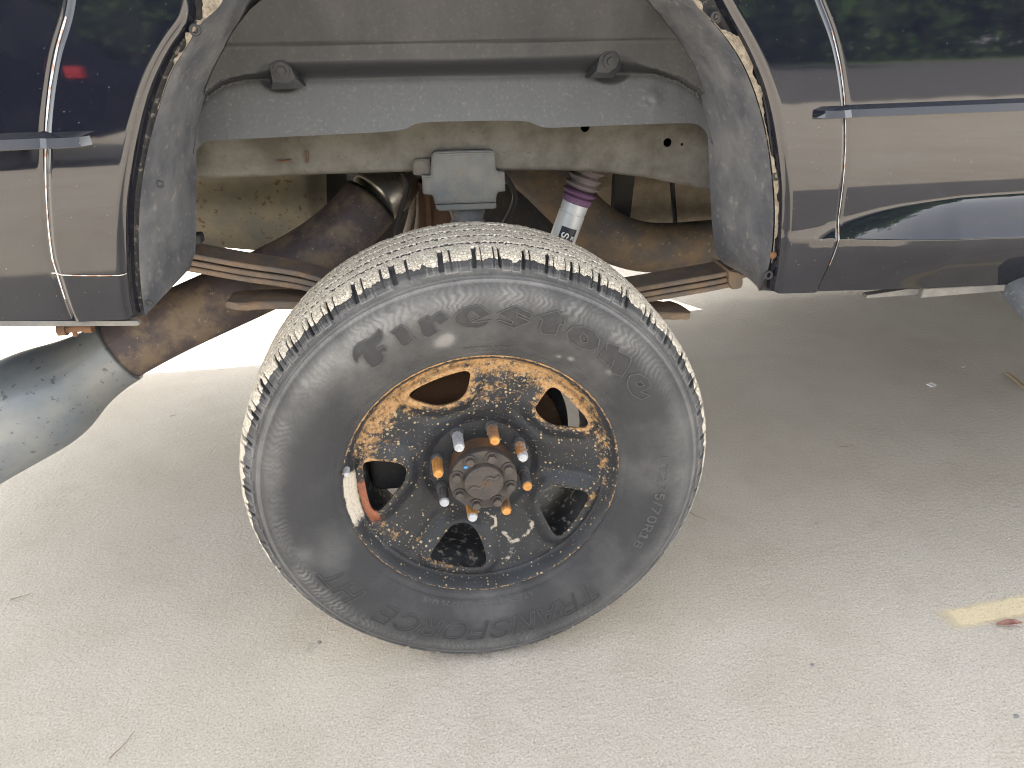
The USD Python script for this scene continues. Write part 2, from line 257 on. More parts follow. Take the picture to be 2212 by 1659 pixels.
look('rubber', {   # mask.r = dried mud, mask.g = pale scuff dust plus a painted lit patch
    'at': ('attribute', {'attribute': 'mask'}), 'sp': ('separate_color', {}),
    'n': ('noise_texture', {'scale': 60, 'detail': 6, 'roughness': .7}), 'wz': ('noise_texture', {'scale': 210, 'detail': 3}), 'wc': ('vector_math', {'math_type': 'scale', 'scale': .009}), 'wa': ('vector_math', {'math_type': 'add'}), 'v': ('voronoi_texture', {'feature': 'distance_to_edge', 'scale': 165}),
    'n3': ('noise_texture', {'scale': 380, 'detail': 3}),
    't': ('math', {'math_type': 'multiply_add', 'value2': .5}), 'rm': ('rgb_ramp', {'ramp': [(0, (0, 0, 0)), (.69, (0, 0, 0)), (.75, (1, 1, 1)), (1, (1, 1, 1))]}),
    'nd': ('noise_texture', {'scale': 24, 'detail': 9, 'roughness': .78}),
    'td': ('math', {'math_type': 'multiply'}), 'rd': ('rgb_ramp', {'ramp': [(0, (0, 0, 0)), (.06, (.02, .02, .02)), (.14, (.16, .16, .16)), (.5, (.8, .8, .8)), (1, (1, 1, 1))]}),
    'c0': ('mix_color', {'a': (.027, .0275, .030), 'b': (.175, .172, .168)}),
    'cr': ('rgb_ramp', {'ramp': [(0, (.26, .225, .175)), (.025, (.36, .315, .25)), (.075, (.60, .545, .455)), (.3, (.68, .625, .53)), (1, (.70, .645, .555))]}),
    'c1': ('mix_color', {}), 'bh': ('mix_float', {}), 'vs': ('math', {'math_type': 'minimum', 'value2': .15}), 'vm': ('math', {'math_type': 'multiply_add', 'value2': 5.0}),
    'bu': ('bump', {'strength': .75, 'distance': .0022}), 'rg': ('map_range', {'to_min': .58, 'to_max': .95}),
    'p': ('principled_bsdf', {'specular_ior_level': .28})},
    [('at.color', 'sp.color'), ('g.position', 'n.vector'), ('g.position', 'wz.vector'), ('wz.color', 'wc.vector1'), ('wc.vector', 'wa.vector1'), ('g.position', 'wa.vector2'), ('wa.vector', 'v.vector'), ('g.position', 'nd.vector'), ('g.position', 'n3.vector'),
     ('n.fac', 't.value1'), ('sp.r', 't.value3'), ('t.value', 'rm.fac'), ('nd.fac', 'td.value1'), ('sp.g', 'td.value2'), ('td.value', 'rd.fac'),
     ('rd.color', 'c0.fac'), ('v.distance', 'cr.fac'), ('c0.result', 'c1.a'), ('cr.color', 'c1.b'), ('rm.color', 'c1.fac'), ('c1.result', 'p.base_color'),
     ('v.distance', 'vs.value1'), ('vs.value', 'vm.value1'), ('n3.fac', 'vm.value3'), ('rm.color', 'bh.fac'), ('n3.fac', 'bh.a'), ('vm.value', 'bh.b'), ('bh.result', 'bu.height'), ('bu.normal', 'p.normal'),
     ('rm.color', 'rg.value'), ('rg.result', 'p.roughness')])
grime('letter_rubber', (.024, .024, .026), (.042, .042, .044), (.12, .12, .12), 40, .5, .75, rough=.62, fine=500, finefac=.25, bump=.2)
grime('letter_edge', (.05, .05, .051), (.085, .085, .085), (.16, .16, .16), 60, .5, .75, rough=.7, fine=500, finefac=.25, bump=.2)

look('rim_paint', {   # mask.r = rust, mask.g = pale crust, mask.b = red-brown rust
    'at': ('attribute', {'attribute': 'mask'}), 'sp': ('separate_color', {}),
    'n': ('noise_texture', {'scale': 70, 'detail': 10, 'roughness': .78}), 't': ('math', {'math_type': 'multiply_add', 'value2': .95}),
    'rm': ('rgb_ramp', {'ramp': [(0, (0, 0, 0)), (.81, (0, 0, 0)), (.92, (1, 1, 1)), (1, (1, 1, 1))]}),
    's': ('noise_texture', {'scale': 240, 'detail': 3, 'roughness': .55}), 'ts': ('math', {'math_type': 'multiply_add', 'value2': .32}),
    'rs': ('rgb_ramp', {'ramp': [(0, (0, 0, 0)), (.715, (0, 0, 0)), (.75, (1, 1, 1)), (1, (1, 1, 1))]}),
    's2': ('voronoi_texture', {'scale': 125, 'randomness': 1.0}), 'w2': ('separate_color', {}), 'sub2': ('math', {'math_type': 'multiply_add', 'value2': .85}), 'w3': ('map_range', {'from_min': .70, 'from_max': 1.35, 'to_min': 0, 'to_max': .5, 'clamp': True}),
    'a2': ('math', {'math_type': 'subtract'}), 'r2': ('map_range', {'from_min': 0, 'from_max': .06, 'to_min': 0, 'to_max': 1, 'clamp': True}), 'sm': ('math', {'math_type': 'maximum'}),
    'cn': ('noise_texture', {'scale': 180, 'detail': 5, 'roughness': .7}),
    'rc': ('rgb_ramp', {'ramp': [(0, (.10, .055, .028)), (.34, (.19, .098, .040)), (.47, (.31, .175, .075)), (.60, (.37, .245, .125)), (.72, (.16, .13, .10)), (1, (.42, .33, .22))]}),
    'bl': ('noise_texture', {'scale': 14, 'detail': 3}), 'rb': ('rgb_ramp', {'ramp': [(0, (.010, .011, .013)), (.45, (.012, .013, .015)), (.7, (.020, .023, .029)), (1, (.03, .034, .042))]}),
    'm0': ('mix_color', {}), 'm1': ('mix_color', {'b': (.30, .235, .15)}), 'mx': ('math', {'math_type': 'maximum'}), 'm2': ('mix_color', {}),
    'cg': ('math', {'math_type': 'multiply'}), 'cgs': ('map_range', {'from_min': .3, 'from_max': .74, 'to_min': .2, 'to_max': .97, 'clamp': True}), 'cv': ('voronoi_texture', {'feature': 'distance_to_edge', 'scale': 140}), 'cc': ('rgb_ramp', {'ramp': [(0, (.20, .14, .09)), (.36, (.36, .29, .22)), (.46, (.52, .47, .39)), (1, (.62, .57, .49))]}),
    'tc': ('math', {'math_type': 'multiply_add', 'value2': 1.0}), 'rcl': ('map_range', {'from_min': .98, 'from_max': 1.04, 'to_min': 0, 'to_max': 1, 'clamp': True}), 'm3': ('mix_color', {}),
    'td': ('math', {'math_type': 'multiply_add', 'value2': 1.0}), 'rdd': ('map_range', {'from_min': .96, 'from_max': 1.1, 'to_min': 0, 'to_max': 1, 'clamp': True}),
    'cd': ('rgb_ramp', {'ramp': [(0, (.10, .035, .02)), (.5, (.19, .065, .035)), (1, (.33, .16, .08))]}), 'm4': ('mix_color', {}),
    'al': ('math', {'math_type': 'maximum'}), 'rg': ('map_range', {'to_min': .46, 'to_max': .9}), 'hb': ('math', {'math_type': 'multiply_add'}),
    'bu': ('bump', {'strength': .55, 'distance': .0016}), 'p': ('principled_bsdf', {'specular_ior_level': .38})},
    [('at.color', 'sp.color')]+[('g.position', k+'.vector') for k in ('n', 's', 's2', 'cn', 'bl', 'cv')]+
    [('n.fac', 't.value1'), ('sp.r', 't.value3'), ('t.value', 'rm.fac'), ('s.fac', 'ts.value3'), ('sp.r', 'ts.value1'), ('ts.value', 'rs.fac'), ('s2.color', 'w2.color'), ('sp.r', 'sub2.value1'), ('w2.r', 'sub2.value3'), ('sub2.value', 'w3.value'), ('w3.result', 'a2.value1'), ('s2.distance', 'a2.value2'), ('a2.value', 'r2.value'), ('r2.result', 'sm.value1'), ('rs.color', 'sm.value2'),
     ('cn.fac', 'rc.fac'), ('bl.fac', 'rb.fac'), ('rb.color', 'm1.a'), ('sm.value', 'm1.fac'), ('m1.result', 'm2.a'), ('rc.color', 'm2.b'), ('rm.color', 'm2.fac'),
     ('n.fac', 'td.value1'), ('sp.b', 'td.value3'), ('td.value', 'rdd.value'), ('cn.fac', 'cd.fac'), ('m2.result', 'm4.a'), ('cd.color', 'm4.b'), ('rdd.result', 'm4.fac'),
     ('n.fac', 'tc.value1'), ('sp.g', 'tc.value3'), ('tc.value', 'rcl.value'), ('cn.fac', 'cc.fac'), ('m4.result', 'm3.a'), ('cc.color', 'm3.b'), ('rcl.result', 'cg.value1'), ('cgs.result', 'cg.value2'), ('sp.g', 'cgs.value'), ('cg.value', 'm3.fac'),
     ('m3.result', 'p.base_color'), ('rm.color', 'mx.value1'), ('sm.value', 'mx.value2'), ('mx.value', 'al.value1'), ('rcl.result', 'al.value2'), ('al.value', 'rg.value'), ('rg.result', 'p.roughness'),
     ('al.value', 'hb.value1'), ('cn.fac', 'hb.value2'), ('hb.value', 'bu.height'), ('bu.normal', 'p.normal')])

STAINS = [(2085, 1436, .013), (1060, 1402, .02), (1768, 1120, .016), (690, 1385, .02), (1905, 900, .012)]
sn, sl, prev = {}, [], None
for k, (a, b, r) in enumerate(STAINS):
    p = atz(a, b)
    sn[f'd{k}'] = ('vector_math', {'math_type': 'distance', 'vector2': (p[0], p[1], 0)}); sl.append(('wob.vector', f'd{k}.vector1'))
    sn[f'e{k}'] = ('map_range', {'from_min': r*1.1, 'from_max': r*.35, 'to_min': 0, 'to_max': 1, 'clamp': True}); sl.append((f'd{k}.value', f'e{k}.value'))
    if prev is None: prev = f'e{k}.result'
    else:
        sn[f'x{k}'] = ('math', {'math_type': 'maximum'}); sl += [(prev, f'x{k}.value1'), (f'e{k}.result', f'x{k}.value2')]; prev = f'x{k}.value'
look('ground_look', {
    'big': ('noise_texture', {'scale': 1.6, 'detail': 6, 'roughness': .6}), 'rb': ('rgb_ramp', {'ramp': [(0, (.47, .405, .325)), (.38, (.525, .472, .395)), (.6, (.565, .517, .445)), (1, (.59, .55, .485))]}),
    'ag': ('noise_texture', {'scale': 230, 'detail': 5, 'roughness': .75}), 'ra': ('rgb_ramp', {'ramp': [(0, (.35, .34, .33)), (.34, (.58, .57, .56)), (.46, (.95, .95, .95)), (.58, (1.06, 1.06, 1.06)), (.66, (1.42, 1.41, 1.37)), (1, (1.7, 1.7, 1.65))]}),
    'mu0': ('mix_color', {'blend_type': 'multiply', 'fac': 1.0, 'use_clamp': False}), 'md': ('noise_texture', {'scale': 7, 'detail': 7, 'roughness': .7}), 'rmd': ('rgb_ramp', {'ramp': [(0, (.88, .865, .84)), (.36, (.945, .935, .92)), (.5, (1, 1, 1)), (.64, (1.03, 1.03, 1.03)), (1, (1.05, 1.05, 1.05))]}), 'mu': ('mix_color', {'blend_type': 'multiply', 'fac': 1.0, 'use_clamp': False}),
    'pt': ('voronoi_texture', {'scale': 95}), 'pw': ('separate_color', {}), 'rp': ('rgb_ramp', {'ramp': [(0, (1, 1, 1)), (.10, (1, 1, 1)), (.16, (0, 0, 0)), (1, (0, 0, 0))]}),
    'pk': ('map_range', {'from_min': .84, 'from_max': .86, 'to_min': 0, 'to_max': .55, 'clamp': True}), 'pm': ('math', {'math_type': 'multiply'}),
    'pc': ('rgb_ramp', {'ramp': [(0, (.20, .18, .16)), (.5, (.25, .24, .24)), (.6, (.72, .70, .66)), (1, (.75, .72, .68))]}), 'm2': ('mix_color', {}),
    'wn': ('noise_texture', {'scale': 60, 'detail': 3}), 'wv': ('vector_math', {'math_type': 'scale', 'scale': .03}), 'wob': ('vector_math', {'math_type': 'add'}),
    'sf': ('math', {'math_type': 'multiply', 'value2': .6}), 'm3': ('mix_color', {'b': (.13, .115, .09)}),
    'hn': ('noise_texture', {'scale': 75, 'detail': 4, 'roughness': .6}), 'hm': ('math', {'math_type': 'multiply_add', 'value2': 1.6}), 'bu': ('bump', {'strength': 1.0, 'distance': .0036}), 'p': ('principled_bsdf', {'roughness': .92, 'specular_ior_level': .25}), **sn},
    [('g.position', 'big.vector'), ('g.position', 'ag.vector'), ('g.position', 'pt.vector'), ('g.position', 'wn.vector'), ('big.fac', 'rb.fac'), ('ag.fac', 'ra.fac'), ('rb.color', 'mu0.a'), ('g.position', 'md.vector'), ('md.fac', 'rmd.fac'), ('rmd.color', 'mu0.b'), ('mu0.result', 'mu.a'), ('ra.color', 'mu.b'),
     ('pt.distance', 'rp.fac'), ('pt.color', 'pw.color'), ('pw.r', 'pk.value'), ('rp.color', 'pm.value1'), ('pk.result', 'pm.value2'), ('pw.g', 'pc.fac'), ('mu.result', 'm2.a'), ('pc.color', 'm2.b'), ('pm.value', 'm2.fac'),
     ('wn.color', 'wv.vector1'), ('wv.vector', 'wob.vector1'), ('g.position', 'wob.vector2'), (prev, 'sf.value1'), ('sf.value', 'm3.fac'), ('m2.result', 'm3.a'), ('m3.result', 'p.base_color'),
     ('g.position', 'hn.vector'), ('hn.fac', 'hm.value1'), ('ag.fac', 'hm.value3'), ('hm.value', 'bu.height'), ('bu.normal', 'p.normal')]+sl)
grime('road_look', (.13, .125, .12), (.16, .155, .15), (.22, .21, .2), 2, .3, .7, rough=.9, fine=90, finefac=.4)
grime('grass_look', (.07, .12, .035), (.11, .15, .05), (.2, .2, .07), 3, .35, .65, rough=.9, fine=30, finefac=.4)
look('leaf_look', {'o': ('noise_texture', {'scale': 1.3, 'detail': 4}), 'r': ('rgb_ramp', {'ramp': [(0, (.03, .06, .018)), (.5, (.065, .115, .035)), (1, (.13, .165, .05))]}),
     'd': ('diffuse_bsdf', {}), 't': ('translucent_bsdf', {}), 'x': ('mix_closure', {'fac': .35})},
     [('g.position', 'o.vector'), ('o.fac', 'r.fac'), ('r.color', 'd.color'), ('r.color', 't.color'), ('d.BSDF', 'x.closure1'), ('t.BSDF', 'x.closure2')], out='x.closure')
grime('bark_look', (.10, .075, .055), (.15, .12, .09), (.05, .04, .03), 8, rough=.9)
look('van_paint', {'p': ('principled_bsdf', {'base_color': (.0035, .0045, .010), 'roughness': .7, 'specular_ior_level': .05})}, [])
look('tail_red', {'p': ('principled_bsdf', {'base_color': (.45, .015, .02), 'roughness': .2})}, [])
grime('twig_look', (.24, .17, .11), (.34, .26, .18), (.12, .08, .05), 80, rough=.9)
grime('dry_leaf', (.22, .11, .085), (.34, .2, .16), (.10, .05, .04), 60, rough=.8)
grime('stone_pale', (.5, .48, .44), (.6, .58, .54), (.4, .38, .34), 120, rough=.9)
grime('stone_dark', (.17, .17, .18), (.24, .235, .23), (.12, .12, .12), 120, rough=.85)

# ------------------------------------------------------------------ setting
def flat(pts, z=0.0):
    c = trimesh.creation.extrude_polygon(Polygon(pts), .02); c.apply_translation([0, 0, z-.02]); return c
g_ = put('ground', flat([(-90, -9.6), (90, -9.6), (90, 70), (-90, 70)]), 'ground_look', smooth=False); tag(g_, kind='structure')
rd = put('road', flat([(-90, -27), (90, -27), (90, -9.6), (-90, -9.6)], -.004), 'road_look', smooth=False); tag(rd, kind='structure')
gv = put('grass_verge', flat([(-90, -90), (90, -90), (90, -27), (-90, -27)], .03), 'grass_look', smooth=False); tag(gv, kind='structure')
e0, e1 = atz(2038, 1344), atz(2212, 1310)
dv = (e1-e0)/np.linalg.norm(e1-e0); nv = np.array([-dv[1], dv[0], 0]); hw = .5*np.linalg.norm(atz(2110, 1312)-atz(2110, 1352))
mid0 = .5*(e0+atz(2038, 1344)); off = float(nv[:2]@e0[:2]); st0 = float(dv[:2]@e0[:2])
look('line_paint', {
    'dn': ('vector_math', {'math_type': 'dot_product', 'vector2': tuple(nv)}), 'dd': ('vector_math', {'math_type': 'dot_product', 'vector2': tuple(dv)}),
    'so': ('math', {'math_type': 'subtract', 'value2': off}), 'ab': ('math', {'math_type': 'absolute'}), 'n': ('noise_texture', {'scale': 130, 'detail': 6, 'roughness': .75}), 'n2': ('noise_texture', {'scale': 320, 'detail': 4, 'roughness': .7}),
    'w': ('math', {'math_type': 'multiply_add', 'value2': hw*1.1, 'value3': -hw*.55}), 'sm': ('math', {'math_type': 'add'}), 'ed': ('map_range', {'from_min': hw*.62, 'from_max': hw*1.02, 'to_min': 1, 'to_max': 0, 'clamp': True}),
    'en': ('map_range', {'from_min': st0-.004, 'from_max': st0+.03, 'to_min': 0, 'to_max': 1, 'clamp': True}), 'w2': ('math', {'math_type': 'multiply_add', 'value2': .04, 'value3': -.02}), 's2': ('math', {'math_type': 'add'}),
    'gp': ('map_range', {'from_min': .36, 'from_max': .46, 'to_min': .15, 'to_max': .92, 'clamp': True}), 'm1': ('math', {'math_type': 'multiply'}), 'm2': ('math', {'math_type': 'multiply'}),
    'c': ('rgb_ramp', {'ramp': [(0, (.62, .50, .30)), (.5, (.78, .66, .43)), (1, (.85, .75, .55))]}), 'bu': ('bump', {'strength': .8, 'distance': .003}), 'p': ('principled_bsdf', {'roughness': .85}), 't': ('transparent_bsdf', {}), 'x': ('mix_closure', {})},
    [('g.position', 'dn.vector1'), ('g.position', 'dd.vector1'), ('g.position', 'n.vector'), ('g.position', 'n2.vector'), ('dn.value', 'so.value1'), ('so.value', 'ab.value1'), ('n.fac', 'w.value1'), ('ab.value', 'sm.value1'), ('w.value', 'sm.value2'), ('sm.value', 'ed.value'),
     ('n.fac', 'w2.value1'), ('dd.value', 's2.value1'), ('w2.value', 's2.value2'), ('s2.value', 'en.value'), ('n2.fac', 'gp.value'), ('ed.result', 'm1.value1'), ('en.result', 'm1.value2'), ('m1.value', 'm2.value1'), ('gp.result', 'm2.value2'),
     ('n2.fac', 'c.fac'), ('c.color', 'p.base_color'), ('n2.fac', 'bu.height'), ('bu.normal', 'p.normal'), ('m2.value', 'x.fac'), ('t.BSDF', 'x.closure1'), ('p.BSDF', 'x.closure2')], out='x.closure')
up = [(e0+dv*s_+nv*hw*1.2)[:2] for s_ in (-.02, 3.0)]; lo = [(e0+dv*s_-nv*hw*1.2)[:2] for s_ in (-.02, 3.0)]
put('painted_line', flat(up+lo[::-1], .004), 'line_paint', g_, smooth=False)

# ------------------------------------------------------------------ the pickup truck
truck = thing('pickup_truck', 'black pickup truck, its rear wheel without nuts, seen close at the rear axle', 'pickup truck')

# --- body side: the sheet with the wheel opening
LIPL = zoom([(625, 1530), (600, 1400), (592, 1300), (588, 1100), (590, 1000), (600, 900), (625, 750), (660, 580), (700, 440), (760, 300), (840, 170), (880, 110)], 0, 0, .7837)
LIPR = zoom([(402, 1405), (420, 1300), (440, 1100), (445, 950), (435, 800), (415, 650), (375, 460), (320, 310), (240, 150), (200, 80)], 2600, 0, .7838)
def tuck(z):
    """The lower body leans in towards the sill."""
    t = np.clip(.985-np.asarray(z, float), 0, 1); return np.where(t < .105, 1.0*t*t, 1.0*.105**2+.21*(t-.105))
def xz_body(pts):
    y = np.zeros(len(pts))
    for _ in range(4):
        P = np.array([at(p[0], p[1], v) for p, v in zip(pts, y)]); y = tuck(P[:, 2])-.009
    return P[:, [0, 2]]
lipL, lipR = xz_body(LIPL), xz_body(LIPR)
zbl, zbr = lipL[0, 1], lipR[0, 1]
top = [(-.335, 1.225), (-.24, 1.275), (-.12, 1.30), (0, 1.305), (.12, 1.30), (.23, 1.27), (.31, 1.22)]
LIP = spline(np.vstack([lipL[::1], top, lipR[::-1]]), 540)
CREL = zoom([(335, 1530), (300, 1440), (262, 1320), (240, 1250), (218, 1080), (207, 900), (205, 720), (208, 600), (225, 420), (260, 220), (300, 80)], 0, 0, .7837)
CRER = zoom([(607, 1395), (650, 1270), (692, 1140), (715, 1000), (735, 830), (743, 650), (738, 480), (715, 300), (680, 150), (625, 0)], 2600, 0, .7838)
creL, creR = xz_body(CREL), xz_body(CRER)
CREASE = spline(np.vstack([creL, [(-.44, 1.29), (-.3, 1.375), (0, 1.41), (.3, 1.37), (.43, 1.28)], creR[::-1]]), 220)

def sill(x): return np.interp(x, [-1.3, -.5, .48, 1.25], [zbl+.018, zbl-.001, zbr, zbr-.024])
flare = Polygon(np.vstack([CREASE, [(creR[0, 0], .5), (creL[0, 0], .5)]])).buffer(0)
creline = LineString(np.vstack([[(creL[0, 0]+.01, .5)], CREASE, [(creR[0, 0]-.01, .5)]]))
cp = np.array([creline.interpolate(t, normalized=True).coords[0] for t in np.linspace(0, 1, 2500)]); ctree = cKDTree(cp)
lp = resample(np.vstack([[(lipL[0, 0], .5)], LIP, [(lipR[0, 0], .5)]]), 2500); ltree = cKDTree(lp)
LEDT = xz_body([(1720, 512), (1765, 505), (1800, 494), (1850, 480), (1900, 467), (1950, 458), (2010, 450), (2080, 441), (2150, 436), (2212, 432), (2400, 420)])
LEDB = xz_body([(1720, 516), (1765, 517), (1850, 515), (1950, 511), (2080, 503), (2212, 497), (2400, 484)])
def polydist(tree, P, Q):
    _, i = tree.query(Q); best = None
    for a in (np.clip(i-1, 0, len(P)-2), np.clip(i, 0, len(P)-2)):
        A, B = P[a], P[a+1]; d = B-A; t = np.clip(((Q-A)*d).sum(1)/np.maximum((d*d).sum(1), 1e-12), 0, 1); e = np.linalg.norm(Q-A-d*t[:, None], axis=1)
        best = e if best is None else np.minimum(best, e)
    return best
def ybody(x, z):
    x, z = np.asarray(x, float), np.asarray(z, float)
    y = tuck(z)+.10*np.clip(z-1.0, 0, 1)**2
    d = polydist(ctree, cp, np.stack([x, z], 1)); ins = contains_xy(flare, x, z); sd = np.where(ins, d, -d)
    y = y-.0065*smoothstep(-.002, .010, sd)+.0010*np.exp(-((sd+.003)/.003)**2)
    dl = polydist(ltree, lp, np.stack([x, z], 1)); rr = .011
    y = y+np.where(dl < rr, rr-np.sqrt(np.maximum(rr**2-(rr-np.minimum(dl, rr))**2, 0)), 0)
    zt, zb = np.interp(x, LEDT[:, 0], LEDT[:, 1]), np.interp(x, LEDB[:, 0], LEDB[:, 1])
    pr = np.interp(x, [.50, .56, .64, .80, 1.0, 1.3], [0, .004, .018, .044, .054, .054])
    t = np.clip((zt+.012-z)/np.maximum(zt+.012-zb, 1e-3), 0, 1)
    ramp = np.where(z < zb, 1.0, t**1.3)
    y = y-pr*ramp*smoothstep(zb-.14, zb-.01, z)
    return y
XL, XR = -1.28, 1.22
outer = [(XL, 1.42), (XL, float(sill(XL)))]+[(x, float(sill(x))) for x in np.linspace(XL+.05, lipL[0, 0]-.004, 12)]+LIP.tolist()+[(x, float(sill(x))) for x in np.linspace(lipR[0, 0]+.004, XR-.05, 12)]+[(XR, float(sill(XR))), (XR, 1.42)]
def offset_rows(P, offs, gap):
    P = resample(P, int(np.linalg.norm(np.diff(P, axis=0), axis=1).sum()/gap)); t = np.gradient(P, axis=0); t /= np.linalg.norm(t, axis=1, keepdims=True); nn = np.stack([-t[:, 1], t[:, 0]], 1)
    return np.vstack([P+nn*o for o in offs])
sel = lambda P: P[(P[:, 1] < 1.26) & (P[:, 1] > .66)]
orow = np.vstack([offset_rows(cp, np.arange(-.018, .0301, .002), .005), offset_rows(lp, [.0045, .0065, .0085, .0105, .0125, .015, .018] , .004)])
sgn_ = contains_xy(Polygon(outer), *offset_rows(lp, [.01], .01).T).mean()
if sgn_ < .5: orow = np.vstack([offset_rows(cp, np.arange(-.030, .0181, .002), .005), offset_rows(lp, [-.0045, -.0065, -.0085, -.0105, -.0125, -.015, -.018], .004)])
orow = orow[(orow[:, 1] < 1.27)]
dd_ = ltree.query(orow)[0]; near_c = np.arange(len(orow)) < 0
ledb = resample(LEDB, 400); ledt = resample(np.c_[LEDT[:, 0], LEDT[:, 1]+.012], 400); btree = cKDTree(ledb)
led_rows = np.vstack([offset_rows(ledb, np.arange(-.008, .0081, .002), .005), offset_rows(ledt, np.arange(-.006, .0061, .003), .006)])
led_rows = led_rows[(ctree.query(led_rows)[0] > .024) & (led_rows[:, 0] > .5)]
ttree = cKDTree(ledt); orow = np.vstack([orow, led_rows])
clear_ = lambda P: (ctree.query(P)[0] > .024) & (ltree.query(P)[0] > .020) & (btree.query(P)[0] > .010) & (ttree.query(P)[0] > .008)
mesh, nrm = plate(outer, [], .0085, ybody, .004, fine=.0035, rows=orow, clear=clear_)
put('bed_side', mesh, 'paint', truck, smooth=False, normals=nrm, label='glossy black bed side with a flared wheel opening and chipped crease line')
# chipped paint along the crease
def ribbon(P, half, off, n=160):
    P = resample(P, n); t = np.gradient(P, axis=0); t /= np.linalg.norm(t, axis=1, keepdims=True); nn = np.stack([-t[:, 1], t[:, 0]], 1)
    w = half*(.35+.9*meshkit.fbm(np.stack([P[:, 0]*38, P[:, 1]*38, P[:, 0]*0], 1), 3, 5))[:, None]
    a, b = P+nn*w, P-nn*w
    A = np.stack([a[:, 0], ybody(a[:, 0], a[:, 1])-.0006, a[:, 1]], 1); B = np.stack([b[:, 0], ybody(b[:, 0], b[:, 1])-.0006, b[:, 1]], 1)
    k = np.arange(n-1); F = np.vstack([np.stack([k, k+n, k+1], 1), np.stack([k+1, k+n, k+n+1], 1)])
    m = trimesh.Trimesh(np.vstack([A, B]), F, process=False)
    if m.face_normals[:, 1].mean() > 0: m.invert()
    return m
put('chipped_edge', ribbon(creL[1:], .0017, 0), 'chip', truck, smooth=True)
put('chipped_edge', ribbon(creR[1:-1], .0010, 0), 'chip', truck, smooth=True)
seam = xz_body([(106, 594), (160, 596), (215, 596.5), (268, 596)])
put('seam_chip', ribbon(seam, .0009, 0, 60), 'chip', truck, smooth=True)
# inner return flange of the opening
n_ = len(LIP); a_ = np.stack([LIP[:, 0], ybody(LIP[:, 0], LIP[:, 1]), LIP[:, 1]], 1)
cen = np.array([0, 0, .95]); b_ = a_+(cen-a_)*[.012, 0, .008]+[0, .012, 0]; c_ = b_+[0, .016, 0]
V = np.vstack([a_, b_, c_]); k = np.arange(n_-1)
put('opening_flange', trimesh.Trimesh(V, np.vstack([np.stack([k+o, k+o+1, k+o+n_], 1) for o in (0, n_)]+[np.stack([k+o+1, k+o+n_+1, k+o+n_], 1) for o in (0, n_)]), process=False), 'paint', truck, smooth=True)

# --- side mouldings
def moulding(ptop, pmid, pbot, tipx, side, name_label):
    """A strip with a narrow top facet and a broad face that leans back a little, its end cut to a slant."""
    T, Mm, Bt = (xz(p, -.012) for p in (ptop, pmid, pbot))
    T, Mm, Bt = (resample(q, 40) for q in (T, Mm, Bt))
    yb = ybody(Mm[:, 0], Mm[:, 1])
    prof = np.linspace(0, 1, 40); fade = smoothstep(0, .035, prof if side < 0 else 1-prof)[:, None]
    rows = [np.stack([T[:, 0], ybody(T[:, 0], T[:, 1])+.001, T[:, 1]], 1), np.stack([Mm[:, 0], yb-.011*fade[:, 0], Mm[:, 1]], 1),
            np.stack([Bt[:, 0], ybody(Bt[:, 0], Bt[:, 1])-.0155*fade[:, 0], Bt[:, 1]+.002], 1), np.stack([Bt[:, 0], ybody(Bt[:, 0], Bt[:, 1])+.001, Bt[:, 1]-.001], 1)]
    V = np.vstack(rows); n = 40; k = np.arange(n-1); F = []
    for r in range(3):
        F += [np.stack([k+r*n, k+(r+1)*n, k+r*n+1], 1), np.stack([k+r*n+1, k+(r+1)*n, k+(r+1)*n+1], 1)]
    m = trimesh.Trimesh(V, np.vstack(F), process=False)
    e = 0 if side < 0 else n-1
    m = cat([m, trimesh.Trimesh(V[[e, n+e, 2*n+e, 3*n+e]], [[0, 1, 2], [0, 2, 3]], process=False)])
    m.merge_vertices()
    if trimesh.Trimesh(V, F[0]).face_normals[:, 1].mean() > 0: m.invert()
    put('side_moulding', m, 'paint', truck, smooth=20, label=name_label)
moulding([(-520, 325), (-200, 305), (0, 289), (190, 283), (205, 283)], [(-520, 340), (-200, 316), (0, 303), (175, 295), (190, 294)], [(-520, 370), (-200, 346), (0, 328), (180, 318), (198, 317)], 205, 1, 'black side moulding behind the wheel, its end cut to a slant')
moulding([(1758, 228), (1775, 230), (2212, 213), (2500, 203)], [(1760, 238), (1790, 239), (2212, 222), (2500, 212)], [(1758, 257), (1775, 258), (2212, 241), (2500, 231)], 1758, -1, 'black side moulding ahead of the wheel, its end cut to a point')

# --- black rubber seal strip and clay between the opening and the liner
LINL = [(312, 684), (300, 587), (298, 519), (300, 452), (307, 384), (325, 294), (352, 203), (375, 145), (406, 95), (438, 45), (479, 0)]
LINR = [(1642, 630), (1660, 587), (1671, 519), (1673, 451), (1669, 384), (1660, 316), (1647, 253), (1629, 194), (1606, 140), (1579, 95), (1543, 50), (1505, 10)]
def xz_off(pts, off):
    y = np.zeros(len(pts))
    for _ in range(4):
        P = np.array([at(p[0], p[1], v) for p, v in zip(pts, y)]); y = tuck(P[:, 2])+off
    return P[:, [0, 2]]
linL, linR = xz_off(LINL, .016), xz_off(LINR, .016)
LIN = spline(np.vstack([linL, [(-.30, 1.22), (-.2, 1.25), (0, 1.265), (.2, 1.245), (.28, 1.215)], linR[::-1]]), 540)
lip3 = spline(np.vstack([xz_off(LIPL, .004), [(-.31, 1.235), (0, 1.29), (.3, 1.235)], xz_off(LIPR, .004)[::-1]]), 540)
